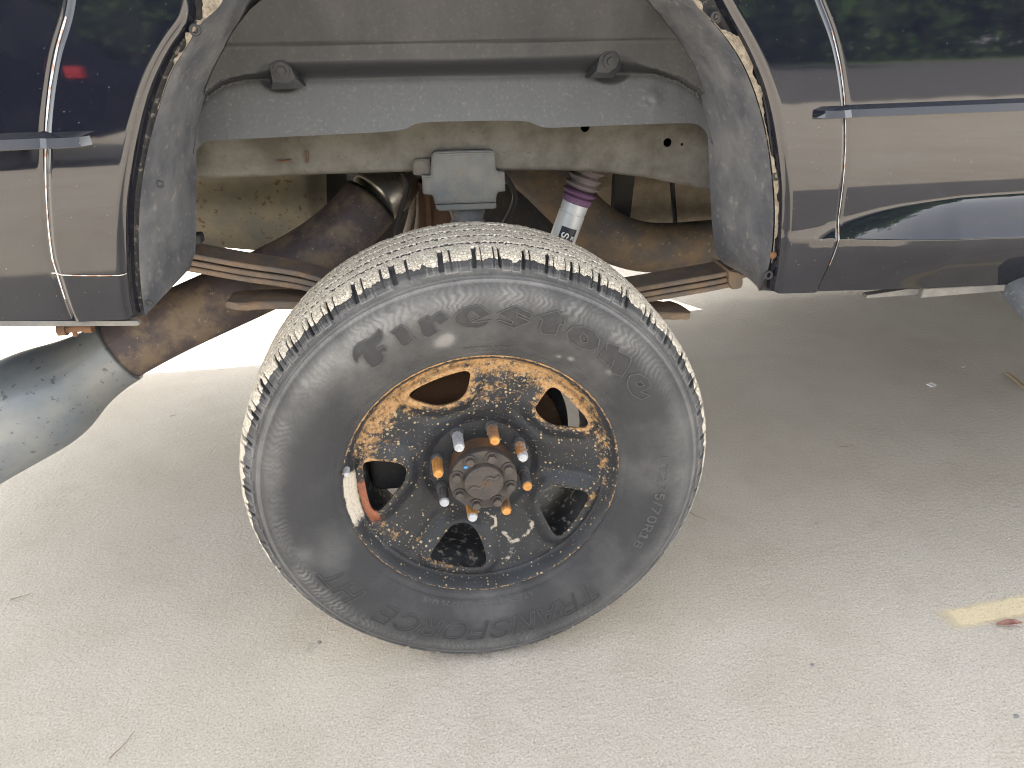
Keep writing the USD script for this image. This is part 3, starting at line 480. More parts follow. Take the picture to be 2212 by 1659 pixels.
def strip(A, ya, B, yb, bulge, noise_amp, seed, k0=0, k1=None):
    A, B = A[k0:k1], B[k0:k1]; rows = []
    for t in np.linspace(0, 1, 7):
        P = A*(1-t)+B*t; y = ya*(1-t)+yb*t-bulge*math.sin(math.pi*t)
        q = np.stack([P[:, 0], y+tuck(P[:, 1]), P[:, 1]], 1)
        q[:, 1] -= noise_amp*(meshkit.fbm(q*[60, 1, 60]+t*4, 3, seed)-.5)*math.sin(math.pi*t); rows.append(q)
    V = np.vstack(rows); n = len(A); k = np.arange(n-1); F = []
    for r in range(6):
        F += [np.stack([k+r*n, k+r*n+1, k+(r+1)*n], 1), np.stack([k+r*n+1, k+(r+1)*n+1, k+(r+1)*n], 1)]
    return trimesh.Trimesh(V, np.vstack(F), process=False)
put('rubber_seal', strip(lip3, .015, LIN, .020, -.004, .004, 3), 'seal', truck, smooth=True)
def between(A, B, a, b, lo, hi):
    return A*(1-lo)+B*lo, A*(1-hi)+B*hi
cr = between(lip3, LIN, 0, 1, .45, 1.02)
def clay_strip(i0, i1, seed, lo=.2, hi=1.05):
    A, B = lip3[i0:i1], LIN[i0:i1]; n = i1-i0; s_ = np.linspace(0, 1, n)
    wob = meshkit.fbm(np.stack([s_*11, s_*0, s_*0], 1), 3, seed)+.12*(meshkit.fbm(np.stack([s_*55, s_*0, s_*0], 1), 2, seed+3)-.5); wid = np.sin(np.pi*s_)**.6*np.clip(wob*1.9-.5, .05, .85)
    Bh = A*(1-hi)+B*hi; Ah = Bh+(A-B)*((hi-lo)*wid)[:, None]
    return strip(Ah, .011, Bh, .013, .0015, .003, seed)
put('clay_crust', clay_strip(450, 522, 11), 'clay', truck, smooth=True, label='dried clay caked along the front edge of the wheel opening')
put('clay_crust', clay_strip(366, 456, 14), 'clay', truck, smooth=True)
put('clay_crust', clay_strip(102, 168, 17, lo=.1), 'clay', truck, smooth=True)
for px, py, rad in ((421, 64, .0075), (1546, 36, .0075), (1677, 380, .007), (345, 398, .0055), (321, 655, .0055), (1660, 594, .008)):
    if rad:
        p = at(px, py, .012+float(tuck(at(px, py, .012)[2])))
        o = put('liner_screw', trimesh.creation.torus(rad*.75, rad*.32, transform=trimesh.transformations.rotation_matrix(math.pi/2, [1, 0, 0])).apply_translation(p), 'black_flat', truck, smooth=True)
p = at(1670, 551, .010+float(tuck(at(1670, 551, .01)[2])))
put('rusty_screw', trimesh.creation.icosphere(2, .0065).apply_scale([1, .5, 1]).apply_translation(p), 'rust_dark', truck, smooth=True)

# --- wheel-well liner: barrel, then back wall
INL = [(410, 580), (422, 545), (424, 500), (424, 400), (424, 320), (427, 270), (440, 220), (458, 170), (482, 120), (512, 70), (555, 20), (620, -30)]
INR = [(1632, 613), (1601, 590), (1563, 569), (1548, 552), (1542, 527), (1537, 470), (1532, 374), (1530, 310), (1524, 250), (1512, 200), (1490, 140), (1455, 85), (1410, 35), (1350, -15)]
YW = .232
inL, inR = xz(INL, YW), xz(INR, YW)
midtop = xz([(720, -75), (850, -95), (979, -100), (1120, -95), (1250, -65)], YW)
INN = resample(np.vstack([inL, midtop, inR[::-1]]), 400)
def by_corner(P, n1, n2, n3, i, j):
    return np.vstack([resample(P[:i+1], n1), resample(P[i:j+1], n2)[1:], resample(P[j:], n3)[1:]])
def nearest(P, q): return int(np.argmin(((P-q)**2).sum(1)))
LINd = resample(LIN, 400)
A = by_corner(LINd, 60, 120, 60, nearest(LINd, linL[6]), nearest(LINd, linR[6])); B = by_corner(INN, 60, 120, 60, nearest(INN, inL[6]), nearest(INN, inR[9]))
rows = []
for t in np.linspace(0, 1, 26):
    P = A*(1-t)+B*t; y = (.02+tuck(P[:, 1]))*(1-t)+YW*t
    e = max(0, (t-.86)/.14); P = P+(np.array([[.02, .80]])-P)*(-.0*(1-math.sqrt(max(0, 1-e*e))))
    q = np.stack([P[:, 0], y, P[:, 1]], 1)
    wob = (meshkit.fbm(q*9, 3, 21)-.5)*.006*math.sin(math.pi*t)
    q[:, 0] += wob; q[:, 2] += wob*.6; rows.append(q)
V = np.vstack(rows); n = len(A); k = np.arange(n-1)
F = np.vstack([np.vstack([np.stack([k+r*n, k+r*n+1, k+(r+1)*n], 1), np.stack([k+r*n+1, k+(r+1)*n+1, k+(r+1)*n], 1)]) for r in range(25)])
liner = thing('wheel_liner', parent=truck)
put('liner_barrel', trimesh.Trimesh(V, F, process=False), 'liner_dirty', liner, smooth=True)
CUT = [(1530, 310), (1522, 284), (1505, 268), (1480, 262), (1330, 266), (1200, 272), (1168, 272), (1150, 265), (1133, 257), (1000, 258), (905, 261), (887, 268), (868, 279), (700, 287), (470, 298), (440, 305), (424, 330)]
wall = np.vstack([rows[-1][nearest(B, inL[4]):nearest(B, inR[8])+1][:, [0, 2]], chaikin(xz(CUT, YW), 2, closed=False)])
K1 = xz([(420, 240), (442, 216), (462, 200), (481, 187), (510, 178), (549, 173), (600, 176), (656, 174), (820, 171), (979, 167), (1123, 165), (1277, 162), (1346, 161), (1409, 160), (1466, 178), (1500, 200), (1527, 224)], YW)
K2 = xz([(420, 232), (442, 205), (481, 175), (520, 160), (549, 156), (585, 145), (627, 130), (820, 127), (979, 125), (1289, 115), (1366, 132), (1409, 147), (1466, 170), (1500, 193), (1527, 220)], YW)
o1, o2 = np.argsort(K1[:, 0]), np.argsort(K2[:, 0]); K1, K2 = K1[o1], K2[o2]
DENT = at(1407, 213, YW)
def ywall(x, z):
    z1, z2 = np.interp(x, K1[:, 0], K1[:, 1]), np.interp(x, K2[:, 0], K2[:, 1])
    s = smoothstep(0, 1, (z-z1)/np.maximum(z2-z1, .011))
    y = YW+.006-.030*s-.38*np.clip(z1-z, 0, .2)*(1-s)
    d = np.hypot(x-DENT[0], z-DENT[2]); y = y-.006*np.exp(-(d/.017)**2)+.004*np.exp(-((x-DENT[0]+.006)**2+(z-DENT[2]+.004)**2)/.006**2)
    y = y+(meshkit.fbm(np.stack([x*8, z*8, x*0], 1), 3, 9)-.5)*.005
    z3 = np.interp(x, [K2[0, 0], K2[-1, 0]], [at(520, 97, YW)[2], at(1400, 88, YW)[2]])
    return y-.006*smoothstep(-.002, .005, z-z3)-.55*np.clip(z-z3, 0, .3)*smoothstep(-.44, -.36, x)*smoothstep(.38, .30, x)
mesh, nrm = plate(wall, [], .0042, ywall, .004)
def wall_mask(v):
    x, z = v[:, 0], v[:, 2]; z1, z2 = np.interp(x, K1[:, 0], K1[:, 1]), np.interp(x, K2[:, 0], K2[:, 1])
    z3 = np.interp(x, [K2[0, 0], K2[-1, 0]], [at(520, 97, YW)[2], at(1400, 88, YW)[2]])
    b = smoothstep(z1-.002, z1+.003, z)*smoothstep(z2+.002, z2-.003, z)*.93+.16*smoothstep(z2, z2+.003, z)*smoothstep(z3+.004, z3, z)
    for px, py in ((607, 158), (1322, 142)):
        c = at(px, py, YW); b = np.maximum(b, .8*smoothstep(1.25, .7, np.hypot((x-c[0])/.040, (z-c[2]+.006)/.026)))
    return np.stack([b, .9*smoothstep(z1+.006, z1-.012, z), b*0], 1)  # second channel: lower wall painted lighter, as if better lit
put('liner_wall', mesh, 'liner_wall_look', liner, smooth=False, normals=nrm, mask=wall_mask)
for px, py, sgn in ((605, 152, 1), (1318, 132, -1)):
    c = at(px, py+4, YW-.034); s = .82/1000
    base = np.array([(-40, 52), (-38, -26), (-18, -34), (14, -36), (34, -20), (62, 44), (40, 50)][::-1] if sgn > 0 else [(-62, 46), (-34, -20), (-20, -40), (24, -38), (46, -18), (48, 18), (20, 48)][::-1], float)*[s, -s]*.66
    face = np.array([(-24, 22), (-26, -16), (-8, -26), (14, -26), (28, -8), (34, 16), (14, 28)][::-1] if sgn > 0 else [(-34, 22), (-26, -16), (-10, -28), (18, -26), (30, -10), (22, 12), (0, 26)][::-1], float)*[s, -s]*.74
    n = len(base); V = np.vstack([np.c_[base[:, 0]+c[0], np.full(n, YW+.012), base[:, 1]+c[2]], np.c_[base[:, 0]*.95+c[0], np.full(n, YW-.016), base[:, 1]*.95+c[2]], np.c_[face[:, 0]+c[0], np.full(n, YW-.026), face[:, 1]+c[2]], [[c[0], YW-.026, c[2]]]])
    F = []
    for i in range(n):
        j = (i+1) % n
        for r in (0, n): F += [[r+i, r+j, r+n+j], [r+i, r+n+j, r+n+i]]
        F.append([2*n+i, 2*n+j, 3*n])
    m = trimesh.Trimesh(V, F, process=False); m.fix_normals()
    if m.volume < 0: m.invert()
    boss = put('liner_boss', m, 'liner_black', liner, smooth=25)
    rot = trimesh.transformations.rotation_matrix(math.pi/2, [1, 0, 0])
    w = trimesh.creation.annulus(.004, .0125, .003, transform=rot).apply_translation([c[0]+.002, YW-.0275, c[2]+.002])
    b = trimesh.creation.cylinder(.0058, .006, sections=16, transform=rot).apply_translation([c[0]+.002, YW-.030, c[2]+.002])
    put('liner_bolt', cat([w, b]), 'liner_black', liner, smooth=30)

# --- ladder frame rail with its bump-stop bracket
YF = .30
RAILB = [(-900, 470), (-300, 428), (250, 400), (425, 388), (660, 380), (885, 373), (1095, 371), (1200, 370), (1300, 374), (1400, 386), (1530, 412), (1640, 445), (1800, 500), (2300, 640)]
rb = xz(RAILB, YF); rb = rb[rb[:, 0] > -1.2]
poly = [(float(rb[0, 0]), 1.09)]+rb.tolist()+[(float(rb[-1, 0]), 1.02), (.9, 1.05), (.5, 1.09)]
holes = [Point(*at(px, py, YF)[[0, 2]]).buffer(r).exterior.coords for px, py, r in ((1264, 275, .0085), (1442, 308, .0082), (1473, 312, .003))]
def yrail(x, z):
    zb = np.interp(x, rb[:, 0], rb[:, 1]); d = np.clip(z-zb, 0, 1); r = .012
    return YF+np.where(d < r, r-np.sqrt(np.maximum(r*r-(r-np.minimum(d, r))**2, 0)), 0)+(meshkit.fbm(np.stack([x*7, z*7, x*0], 1), 3, 4)-.5)*.004
mesh, nrm = plate(poly[::1], [list(h)[:-1] for h in holes], .009, yrail, .004, fine=.0035)
frame = put('frame_rail', mesh, 'frame_steel', truck, smooth=False, normals=nrm)
fl = [(x, z) for x, z in rb]
V = np.array([[x, YF+.013, z+.0002] for x, z in fl]+[[x, YF+.085, z+.0002] for x, z in fl]+[[x, YF+.085, z+.006] for x, z in fl]); n = len(fl); k = np.arange(n-1)
put('lower_flange', trimesh.Trimesh(V, np.vstack([np.stack([k, k+1, k+n], 1), np.stack([k+1, k+n+1, k+n], 1), np.stack([k+n, k+n+1, k+2*n], 1), np.stack([k+n+1, k+2*n+1, k+2*n], 1)]), process=False), 'frame_steel', frame, smooth=False)
put('inner_web', cat([box(-1.15, .1, YF+.06, YF+.065, .94, 1.09), box(.1, .75, YF+.06, YF+.065, .875, 1.09)]), 'dark_steel', frame, smooth=False)
bz = lambda pts: [(835.3+.1432*a, 316.8+.1432*b) for a, b in pts]
br = chaikin(xz(bz([(680, 150), (705, 105), (750, 82), (1150, 65), (1560, 58), (1615, 75), (1642, 115), (1650, 330), (1660, 365), (1690, 385), (1785, 393), (1797, 682), (1700, 696), (1672, 725), (1662, 770), (1655, 850), (735, 880), (705, 780), (690, 752), (655, 738), (562, 727), (548, 710), (533, 442), (650, 440), (664, 425), (680, 180)]), YF-.022), 0)
bracket = put('bump_stop_bracket', extrude_xz(br, YF-.022, YF+.003, .007), 'bracket_steel', truck, smooth=50)
pl = xz(bz([(735, 884), (1652, 852), (1658, 920), (1625, 940), (800, 976), (750, 945)]), YF-.020)
put('bracket_foot', extrude_xz(pl, YF-.020, YF+.05, .003), 'bracket_steel', bracket, smooth=50)
tabp = chaikin(xz(bz([(380, 200), (600, 180), (668, 190), (668, 420), (650, 438), (430, 440), (395, 420)]), YF-.010), 1)
put('rail_tab', extrude_xz(tabp, YF-.010, YF+.02, .005), 'frame_steel', frame, smooth=50)
pg_ = at(633, 300, YF-.001); put('rail_plug', trimesh.creation.cylinder(.0085, .006, sections=24, transform=trimesh.transformations.rotation_matrix(math.pi/2, [1, 0, 0])).apply_translation(pg_), 'frame_steel', frame, smooth=30)
wv_ = [at(a, b, YF-.004) for a, b in ((662, 326), (664, 340), (663, 352))]; put('weld_bead', tube(wv_, .0022, 8), 'rust_dark', frame, smooth=True)
wv_ = [at(a, b, YF-.003) for a, b in ((598, 347), (612, 348), (628, 346))]; put('weld_bead', tube(wv_, .0016, 8), 'rust_dark', frame, smooth=True)
wl = [at(a, b, y) for a, b, y in ((1085, 368, .36), (1098, 392, .40), (1112, 425, .44), (1100, 462, .47), (1080, 500, .5))]; put('brake_hose', tube(spline(wl, 30), .0055, 10), 'black_flat', truck, smooth=True)
wl = [at(a, b, y) for a, b, y in ((868, 374, .40), (880, 398, .44), (874, 430, .47), (862, 470, .48), (858, 520, .5))]; put('wiring_loom', tube(spline(wl, 30), .005, 10), 'dark_steel', truck, smooth=True)
bs = at(1010, 470, YF+.03)
pr = [(.034, .06), (.036, .03), (.034, .0), (.030, -.012), (.034, -.02), (.036, -.05), (.030, -.075), (0, -.08)]
bump = trimesh.creation.revolve([(0, .06)]+pr, sections=32); bump.apply_translation(bs+[0, 0, .012]); bump.fix_normals()
put('bump_stop', bump, 'liner_dirty', truck, smooth=40)

# --- leaf spring, clamps and the overload leaf
def leaf(points_top, thick, y0, y1, name, parent, mat='spring_rust', ends=0):
    P = spline(points_top, 60)
    a = P; b = P.copy(); b[:, 1] -= thick
    poly = np.vstack([a, b[::-1]])
    if Polygon(poly).exterior.is_ccw is False: poly = poly[::-1]
    return put(name, extrude_xz(poly, y0, y1, .0025), mat, parent, smooth=45)
YS = .30
s1 = xz([(419, 549), (540, 571), (679, 596)], YS); s2 = xz([(1379, 621), (1470, 605), (1574, 586)], YS)
main = np.vstack([[(-1.15, .93), (-.85, .845)], s1, [(-.18, .655), (.05, .628), (.25, .632)], s2, [(.8, .735), (1.1, .81)]])
# the pieces seen left and right differ in slope: keep the traced points, smooth between them
spring = thing('leaf_spring', parent=truck)
for k_, (dz, xa, xb) in enumerate(((0, -1.15, 1.1), (-.0145, -.70, .66), (-.0265, -.60, .575))):
    P = spline(main, 400); P = P[(P[:, 0] > xa) & (P[:, 0] < xb)]; P = P+[0, dz]
    leaf(resample(P, 40), .0105, YS+(.0, .001, -.001)[k_], YS+.072, 'leaf', spring)
cl = xz([(1572, 580), (1578, 587), (1604, 590), (1606, 614), (1600, 625), (1576, 626)], YS-.008)
put('leaf_clamp', extrude_xz(chaikin(cl, 1), YS-.008, YS+.078, .003), 'spring_rust', spring, smooth=45)
o1 = xz([(478, 663), (490, 655), (640, 650)], YS-.012); o2 = xz([(1420, 674), (1480, 676), (1503, 681)], YS-.012)
top_ = np.vstack([[o1[0]+[.0, -.004]], [o1[1]], [o1[2]], [(-.1, .612)], [(.15, .588)], [o2[0]], [o2[1]], [o2[2]+[0, -.004]]])
Pt = resample(top_, 60); Pt[3:-3, 1] = np.convolve(np.pad(Pt[:, 1], 3, 'edge'), np.ones(7)/7, 'valid')[3:-3]; Pb = Pt.copy(); Pb[:, 1] -= np.interp(Pt[:, 0], [Pt[0, 0], Pt[0, 0]+.02, Pt[-1, 0]-.02, Pt[-1, 0]], [.007, .0165, .0165, .010])
# plan-rounded ends
ov = extrude_xz(np.vstack([Pt, Pb[::-1]])[::-1], YS-.012, YS+.062, .005)
cutter = m3.Manifold.batch_hull([m3.Manifold.cylinder(.4, .037, .037, 40).translate([Pt[0, 0]+.037, YS+.025, .4]), m3.Manifold.cylinder(.4, .037, .037, 40).translate([Pt[-1, 0]-.037, YS+.025, .4])])
put('overload_leaf', ov ^ cutter, 'spring_rust', spring, smooth=45)
xs = [at(419, 549, YS)[0], at(424, 515, YS)[0]]
bl = at(425, 514, YS+.02)
put('spring_bolt', box(bl[0]-.02, bl[0]+.012, YS+.0, YS+.03, bl[2]-.008, bl[2]+.010, .004), 'dark_steel', spring, smooth=40)
for dx in (-.055, .055):
    U_ = [(dx, YS-.008, .50), (dx, YS-.008, .655), (dx, YS+.03, .67), (dx, YS+.08, .655), (dx, YS+.08, .5)]
    put('u_bolt', tube(spline(U_, 30), .008, 10), 'rust_dark', spring, smooth=True)

# --- exhaust
ex = [(880, 345, .63), (850, 385, .59), (812, 425, .55), (762, 480, .52), (690, 540, .49), (583, 600, .455), (450, 661, .42), (313, 727, .385), (240, 768, .365), (150, 820, .34)]
P = spline(np.array([at(*p) for p in ex]), 90)
tail = put('exhaust_pipe', tube(P[15:], .0635, 40), 'pipe_rust', truck, smooth=True)
Pt = spline(np.array([at(*p) for p in [(262, 757, .372), (210, 788, .358), (150, 825, .34), (100, 857, .325), (0, 912, .30), (-130, 983, .27), (-320, 1085, .235)]]), 70)
s_ = np.r_[0, np.cumsum(np.linalg.norm(np.diff(Pt, axis=0), axis=1))]
r_ = np.interp(s_, [0, .012, .07, .155, .5], [.0665, .0675, .070, .102, .106]); r_ = np.convolve(np.pad(r_, 5, 'edge'), np.ones(11)/11, 'valid')
put('exhaust_tip', tube(Pt, r_, 48), 'tip_steel', truck, smooth=True, label='wide slip-on exhaust tip of dull blue-grey steel with dark spots')
Ps = P[:10]; put('pipe_sleeve', tube(spline(np.array([at(*p) for p in [(955, 330, .70), (905, 352, .655), (868, 380, .605), (832, 410, .565), (806, 432, .545)]]), 30), .0605, 40), 'polished_steel', truck, smooth=True, label='shiny steel sleeve on the exhaust pipe above the tyre')
ex2 = [(990, 330, .74), (1060, 330, .74), (1130, 350, .73), (1190, 400, .72), (1245, 455, .71), (1310, 507, .70), (1380, 532, .70), (1450, 535, .70), (1540, 528, .70), (1750, 520, .70), (2100, 500, .70)]
put('exhaust_pipe', tube(spline(np.array([at(*p) for p in ex2]), 90), .0635, 40), 'pipe_rust_light', truck, smooth=True)
hb = at(150, 711, .06)
put('hanger_bolt', cat([tube([hb+[-.012, 0, 0], hb+[.032, 0, .002]], .0065, 12), tube([hb+[-.016, 0, 0], hb+[-.004, 0, .0]], .010, 8), tube([hb+[.022, 0, 0], hb+[.034, 0, .0]], .008, 12), tube([hb+[.006, 0, -.012], hb+[.008, .0, .03]], .004, 8)]), 'rust_dark', truck, smooth=40)

# --- shock absorber
YK = .42
ax0, ax1 = at(1246, 432, YK), at(1211, 528, YK); dk = (ax0-ax1)/np.linalg.norm(ax0-ax1)
shock = put('shock_absorber', tube([ax0-dk*.32, ax0-dk*.028, ax0-dk*.027, ax0-dk*.024, ax0-dk*.023, ax0], [.028, .028, .0268, .0268, .028, .028], 40), 'shock_silver', truck, smooth=35)
pts, rad = [ax0-dk*.004, ax0+dk*.006, ax0+dk*.012], [.0275, .028, .026]
sb = .014
for k_ in range(1): pass
put('boot_collar', tube([ax0-dk*.006, ax0-dk*.004, ax0+dk*.006, ax0+dk*.008], [.029, .0315, .0315, .029], 32), 'boot_purple', shock, smooth=30)
def bellows(s0, k, nm, mat):
    q, r = [], []
    for i in range(k):
        for t, rr in ((0, .027), (.25, .032), (.5, .037), (.6, .037), (.85, .030)):
            q.append(ax0+dk*(s0+(i+t)*.0165)); r.append(rr)
    put(nm, tube(q, r, 32), mat, shock, smooth=True)
bellows(.008, 1, 'boot_fold', 'boot_purple'); bellows(.0235, 4, 'boot_fold', 'boot_grey')
# black label wrapped on the tube
nvec = POS-ax1; nvec -= dk*(nvec@dk); nvec /= np.linalg.norm(nvec); side = np.cross(dk, nvec)
if side[0] < 0: side = -side
LC = at(1222, 500, YK)-ax0; s_top = abs(LC@dk)-.014
a = np.radians(np.linspace(-22, 50, 14)); rows = []
for s_ in np.linspace(s_top, s_top+.09, 4): rows.append(np.array([ax0-dk*s_+(.0284)*(math.cos(q)*nvec+math.sin(q)*side) for q in a]))
V = np.vstack(rows); n = len(a); k = np.arange(n-1)
lm = trimesh.Trimesh(V, np.vstack([np.vstack([np.stack([k+r*n, k+(r+1)*n, k+r*n+1], 1), np.stack([k+r*n+1, k+(r+1)*n, k+(r+1)*n+1], 1)]) for r in range(3)]), process=False)
lab = put('shock_label', lm, 'label_black', shock, smooth=True)
def wrap_text(text, h, ang0, s0, nm):
    t = meshkit.text_mesh(text, h, .0004, bold=True); v = np.array(t.vertices)
    ang = np.radians(ang0)+v[:, 1]/.0284
    V = ax0-dk*(s0+v[:, 0])[:, None]+(.0287+v[:, 2])[:, None]*(np.cos(ang)[:, None]*nvec+np.sin(ang)[:, None]*side)
    m = trimesh.Trimesh(V, t.faces, process=False)
    put(nm, m, 'white_print', lab if False else shock, smooth=False)
wrap_text('S3', .015, -10, s_top+.010, 'label_print'); wrap_text('BI', .006, 33, s_top+.015, 'label_print')

# --- parts deeper inside: sheets, axle, bed floor
tk = xz([(380, 372), (700, 360), (706, 470), (690, 548), (540, 541), (425, 533), (380, 536)], .72)
def ytank(x, z): return .72+.012*np.sin((z-.64)*42)+.03*smoothstep(-.33, -.29, x)
mesh, nrm = plate(tk[::-1], [], .012, ytank, .01)
put('hitch_plate', mesh, 'tank_sheet', truck, smooth=False, normals=nrm)
c0 = at(715, 430, .80); put('cross_member', box(c0[0]-.035, c0[0]+.045, .80, 1.9, .72, .98, .01), 'dark_steel', truck, smooth=40)
hs = xz([(1180, 340), (1760, 340), (1760, 490), (1520, 492), (1400, 492), (1180, 440)], .95)
def yfoil(x, z): return .95+.02*np.sin(z*60)*.5+.012*(meshkit.fbm(np.stack([x*14, z*14, x*0], 1), 3, 2))
mesh, nrm = plate(hs[::-1], [], .012, yfoil, .006); put('heat_shield', mesh, 'foil', truck, smooth=False, normals=nrm)
q0, q1 = at(1452, 395, .86), at(1458, 476, .86); put('brake_line', tube([q0+[0, 0, .05], q0, q1, q1-[0, 0, .05]], .0065, 12), 'dark_steel', truck, smooth=True)
w0, w1 = at(1352, 380, .80), at(1342, 470, .80)
put('strap', extrude_xz(np.array([w0+[-.028, 0, .05], w0+[.028, 0, .05], w1+[.022, 0, -.04], w1+[-.022, 0, -.04]])[:, [0, 2]], .80, .83), 'dark_steel', truck, smooth=False)
gs = xz([(1010, 372), (1080, 372), (1215, 476), (1215, 600), (1010, 600)], .88)
put('cross_member', extrude_xz(gs, .88, 1.0), 'dark_steel', truck, smooth=False)
rs = xz([(905, 395), (985, 395), (985, 520), (905, 520)], .52)
put('axle_bracket', cat([trimesh.Trimesh(*[np.array(x) for x in (meshkit.arrays(extrude_xz(rs, .52, .60), False)[:2])]), box(rs[:, 0].min()+.02, rs[:, 0].min()+.03, .505, .53, .6, .9)]), 'rust_dark', truck, smooth=False)
for (pa, pb, r) in (((893, 405), (872, 520), .007), ((902, 415), (893, 520), .005)):
    a, b = at(*pa, .56), at(*pb, .56); put('brake_hose', tube(spline([a+[0, .1, .06], a, (a+b)/2+[.006, 0, 0], b, b-[.01, 0, .05]], 24), r, 10), 'foil', truck, smooth=True)
put('axle_tube', cat([tube([(0, .30, .405), (0, .75, .405), (0, 1.25, .405), (0, 1.72, .405)], [.05, .052, .052, .05], 28), trimesh.creation.icosphere(3, .19).apply_scale([.9, .75, 1]).apply_translation([0, 1.0, .405])]), 'dark_steel', truck, smooth=True)
put('bed_floor', box(-1.25, 1.238, .40, 1.98, 1.12, 1.15), 'dark_steel', truck, smooth=False)
put('wheelhouse', cat([box(-.56, .56, .06, .42, 1.33, 1.345), box(-.57, -.555, .06, .42, .98, 1.34), box(.555, .57, .06, .42, .98, 1.34), box(-.56, .56, .40, .415, 1.12, 1.34)]), 'dark_steel', truck, smooth=False)
put('bed_floor', box(-1.25, -.56, .035, .40, 1.02, 1.05), 'dark_steel', truck, smooth=False)
put('bed_floor', box(.56, 1.238, .035, .40, 1.02, 1.05), 'dark_steel', truck, smooth=False)
put('bed_front', box(1.2, 1.238, .03, 1.97, 1.151, 1.46), 'paint', truck, smooth=False)
put('frame_rail', box(-1.2, 4.2, 1.62, 1.70, .90, 1.06, .01), 'frame_steel', truck, smooth=40)
put('cross_member', box(.62, .72, .38, 1.65, .88, 1.0, .01), 'dark_steel', truck, smooth=40)
put('added_fuel_tank', box(.75, 1.9, 1.15, 1.6, .42, .88, .05), 'black_flat', truck, smooth=40)  # unseen, added to keep sun off the ground below
put('added_spare_tyre', lathe(np.array([(.2, .02), (.24, .0), (.33, -.01), (.40, .02), (.41, .11), (.40, .2), (.33, .23), (.24, .22), (.2, .2)]), 64, 0).apply_transform(trimesh.transformations.rotation_matrix(math.pi/2, [1, 0, 0])).apply_translation([-.86, 1.12, .62]), 'black_flat', truck, smooth=40)  # unseen, added to shade the ground behind the wheel
put('added_rocker', box(.55, 3.25, 1.93, 1.99, .42, .72, .02), 'paint', truck, smooth=40)  # far side, unseen: added low to block sun from under the truck
put('step_bar', tube([(1.0, 2.0, .5), (3.3, 2.0, .48)], .06, 20), 'step_plastic', truck, smooth=True)  # far-side bar, unseen: added to lower the edge the sun passes under
put('cross_member', box(-1.1, -1.0, .38, 1.65, .86, 1.0, .01), 'dark_steel', truck, smooth=40)
put('added_gearbox', box(.95, 3.6, .76, 1.12, .47, .95, .05), 'dark_steel', truck, smooth=40)  # unseen block added to darken the ground under the cab
# sill flanges under the panel
put('sill_flange', extrude_xz(np.vstack([xz([(-500, 712), (0, 690), (300, 690), (306, 696)], .045), xz([(300, 700), (0, 702), (-500, 726)], .045)]), .038, .048), 'sill_flange', truck, smooth=False)
put('sill_flange', extrude_xz(xz([(1870, 636), (1868, 642), (1985, 634), (1988, 622), (1960, 622)], .06), .055, .07), 'sill_flange', truck, smooth=False)
put('sill_flange', extrude_xz(xz([(1992, 622), (1984, 642), (2180, 626), (2200, 618), (2196, 610)], .05), .045, .075, .002), 'sill_flange', truck, smooth=False)
q = at(2246, 636, .03)
put('step_bar', tube(spline([q+[-.03, .10, .05], q+[-.025, .0, .0], q+[0, -.03, -.03], q+[.07, -.05, -.05], q+[.5, -.05, -.05], q+[1.5, -.05, -.06]], 50), .032, 28), 'step_plastic', truck, smooth=True)

# --- the rest of the truck, out of the frame: it shades the ground and fills the view from the side
def shell(pts, y0, y1, name, mat='paint', r=.02): return put(name, extrude_xz(np.array(pts, float), y0, y1, r), mat, truck, smooth=40)
put('bed_rail', box(XL, XR, -.002, .09, 1.40, 1.46, .02), 'paint', truck, smooth=40)
put('tailgate', box(XL-.06, XL-.004, .03, 1.97, .78, 1.46, .02), 'paint', truck, smooth=40)
put('rear_bumper', box(XL-.22, XL-.064, .05, 1.95, .60, .78, .04), 'polished_steel', truck, smooth=40)
far = [(XL, 1.46), (XL, .74), (-.52, .74), (-.47, 1.0), (-.3, 1.24), (0, 1.28), (.3, 1.24), (.46, 1.0), (.5, .74), (1.239, .70), (1.239, 1.46)]
put('bed_side', extrude_xz(np.array(far), 1.97, 2.0), 'paint', truck, smooth=40, label='far bed side, out of sight behind the near one')
cabp = [(1.24, .70), (3.2, .68), (3.25, .95), (3.4, 1.15), (3.62, 1.2), (3.85, 1.15), (4.0, .95), (4.05, .70), (4.45, .68), (4.5, 1.25), (4.3, 1.36), (3.15, 1.45), (2.55, 1.96), (1.45, 1.98), (1.24, 1.46)]
cab = shell(cabp, .005, 1.995, 'cab', r=.03)
put('side_window', extrude_xz(np.array([(1.36, 1.46), (2.05, 1.46), (2.05, 1.86), (1.5, 1.88)]), -.001, .003), 'pane', cab, smooth=False)
put('side_window', extrude_xz(np.array([(2.12, 1.46), (2.9, 1.46), (2.5, 1.84), (2.12, 1.86)]), -.001, .003), 'pane', cab, smooth=False)

# ------------------------------------------------------------------ wheel
ZC = .405; wheel = thing('wheel', parent=truck)
half = [(.2445, .008), (.2465, .000), (.2510, -.0045), (.2580, -.0085), (.2665, -.0145), (.278, -.0215), (.292, -.0275), (.308, -.0315), (.325, -.0335), (.340, -.0335), (.354, -.0315), (.366, -.0275), (.3755, -.0225), (.3810, -.0190), (.3826, -.0187), (.3842, -.0150), (.392, -.0095), (.400, -.0035), (.4065, .003), (.4120, .0105), (.4155, .018), (.4175, .027)]
half = np.array(half)
tread_y = np.unique(np.r_[np.linspace(.031, .11, 30), np.linspace(.0475, .0595, 13), np.linspace(.0855, .0975, 13)])
tr_ = np.c_[.4185+.0025*(1-((.11-tread_y)/.08)**2), tread_y]
h1 = resample(half, 400); h1 = np.vstack([resample(h1[h1[:, 0] < .376], 60), resample(h1[h1[:, 0] >= .376], 64)])
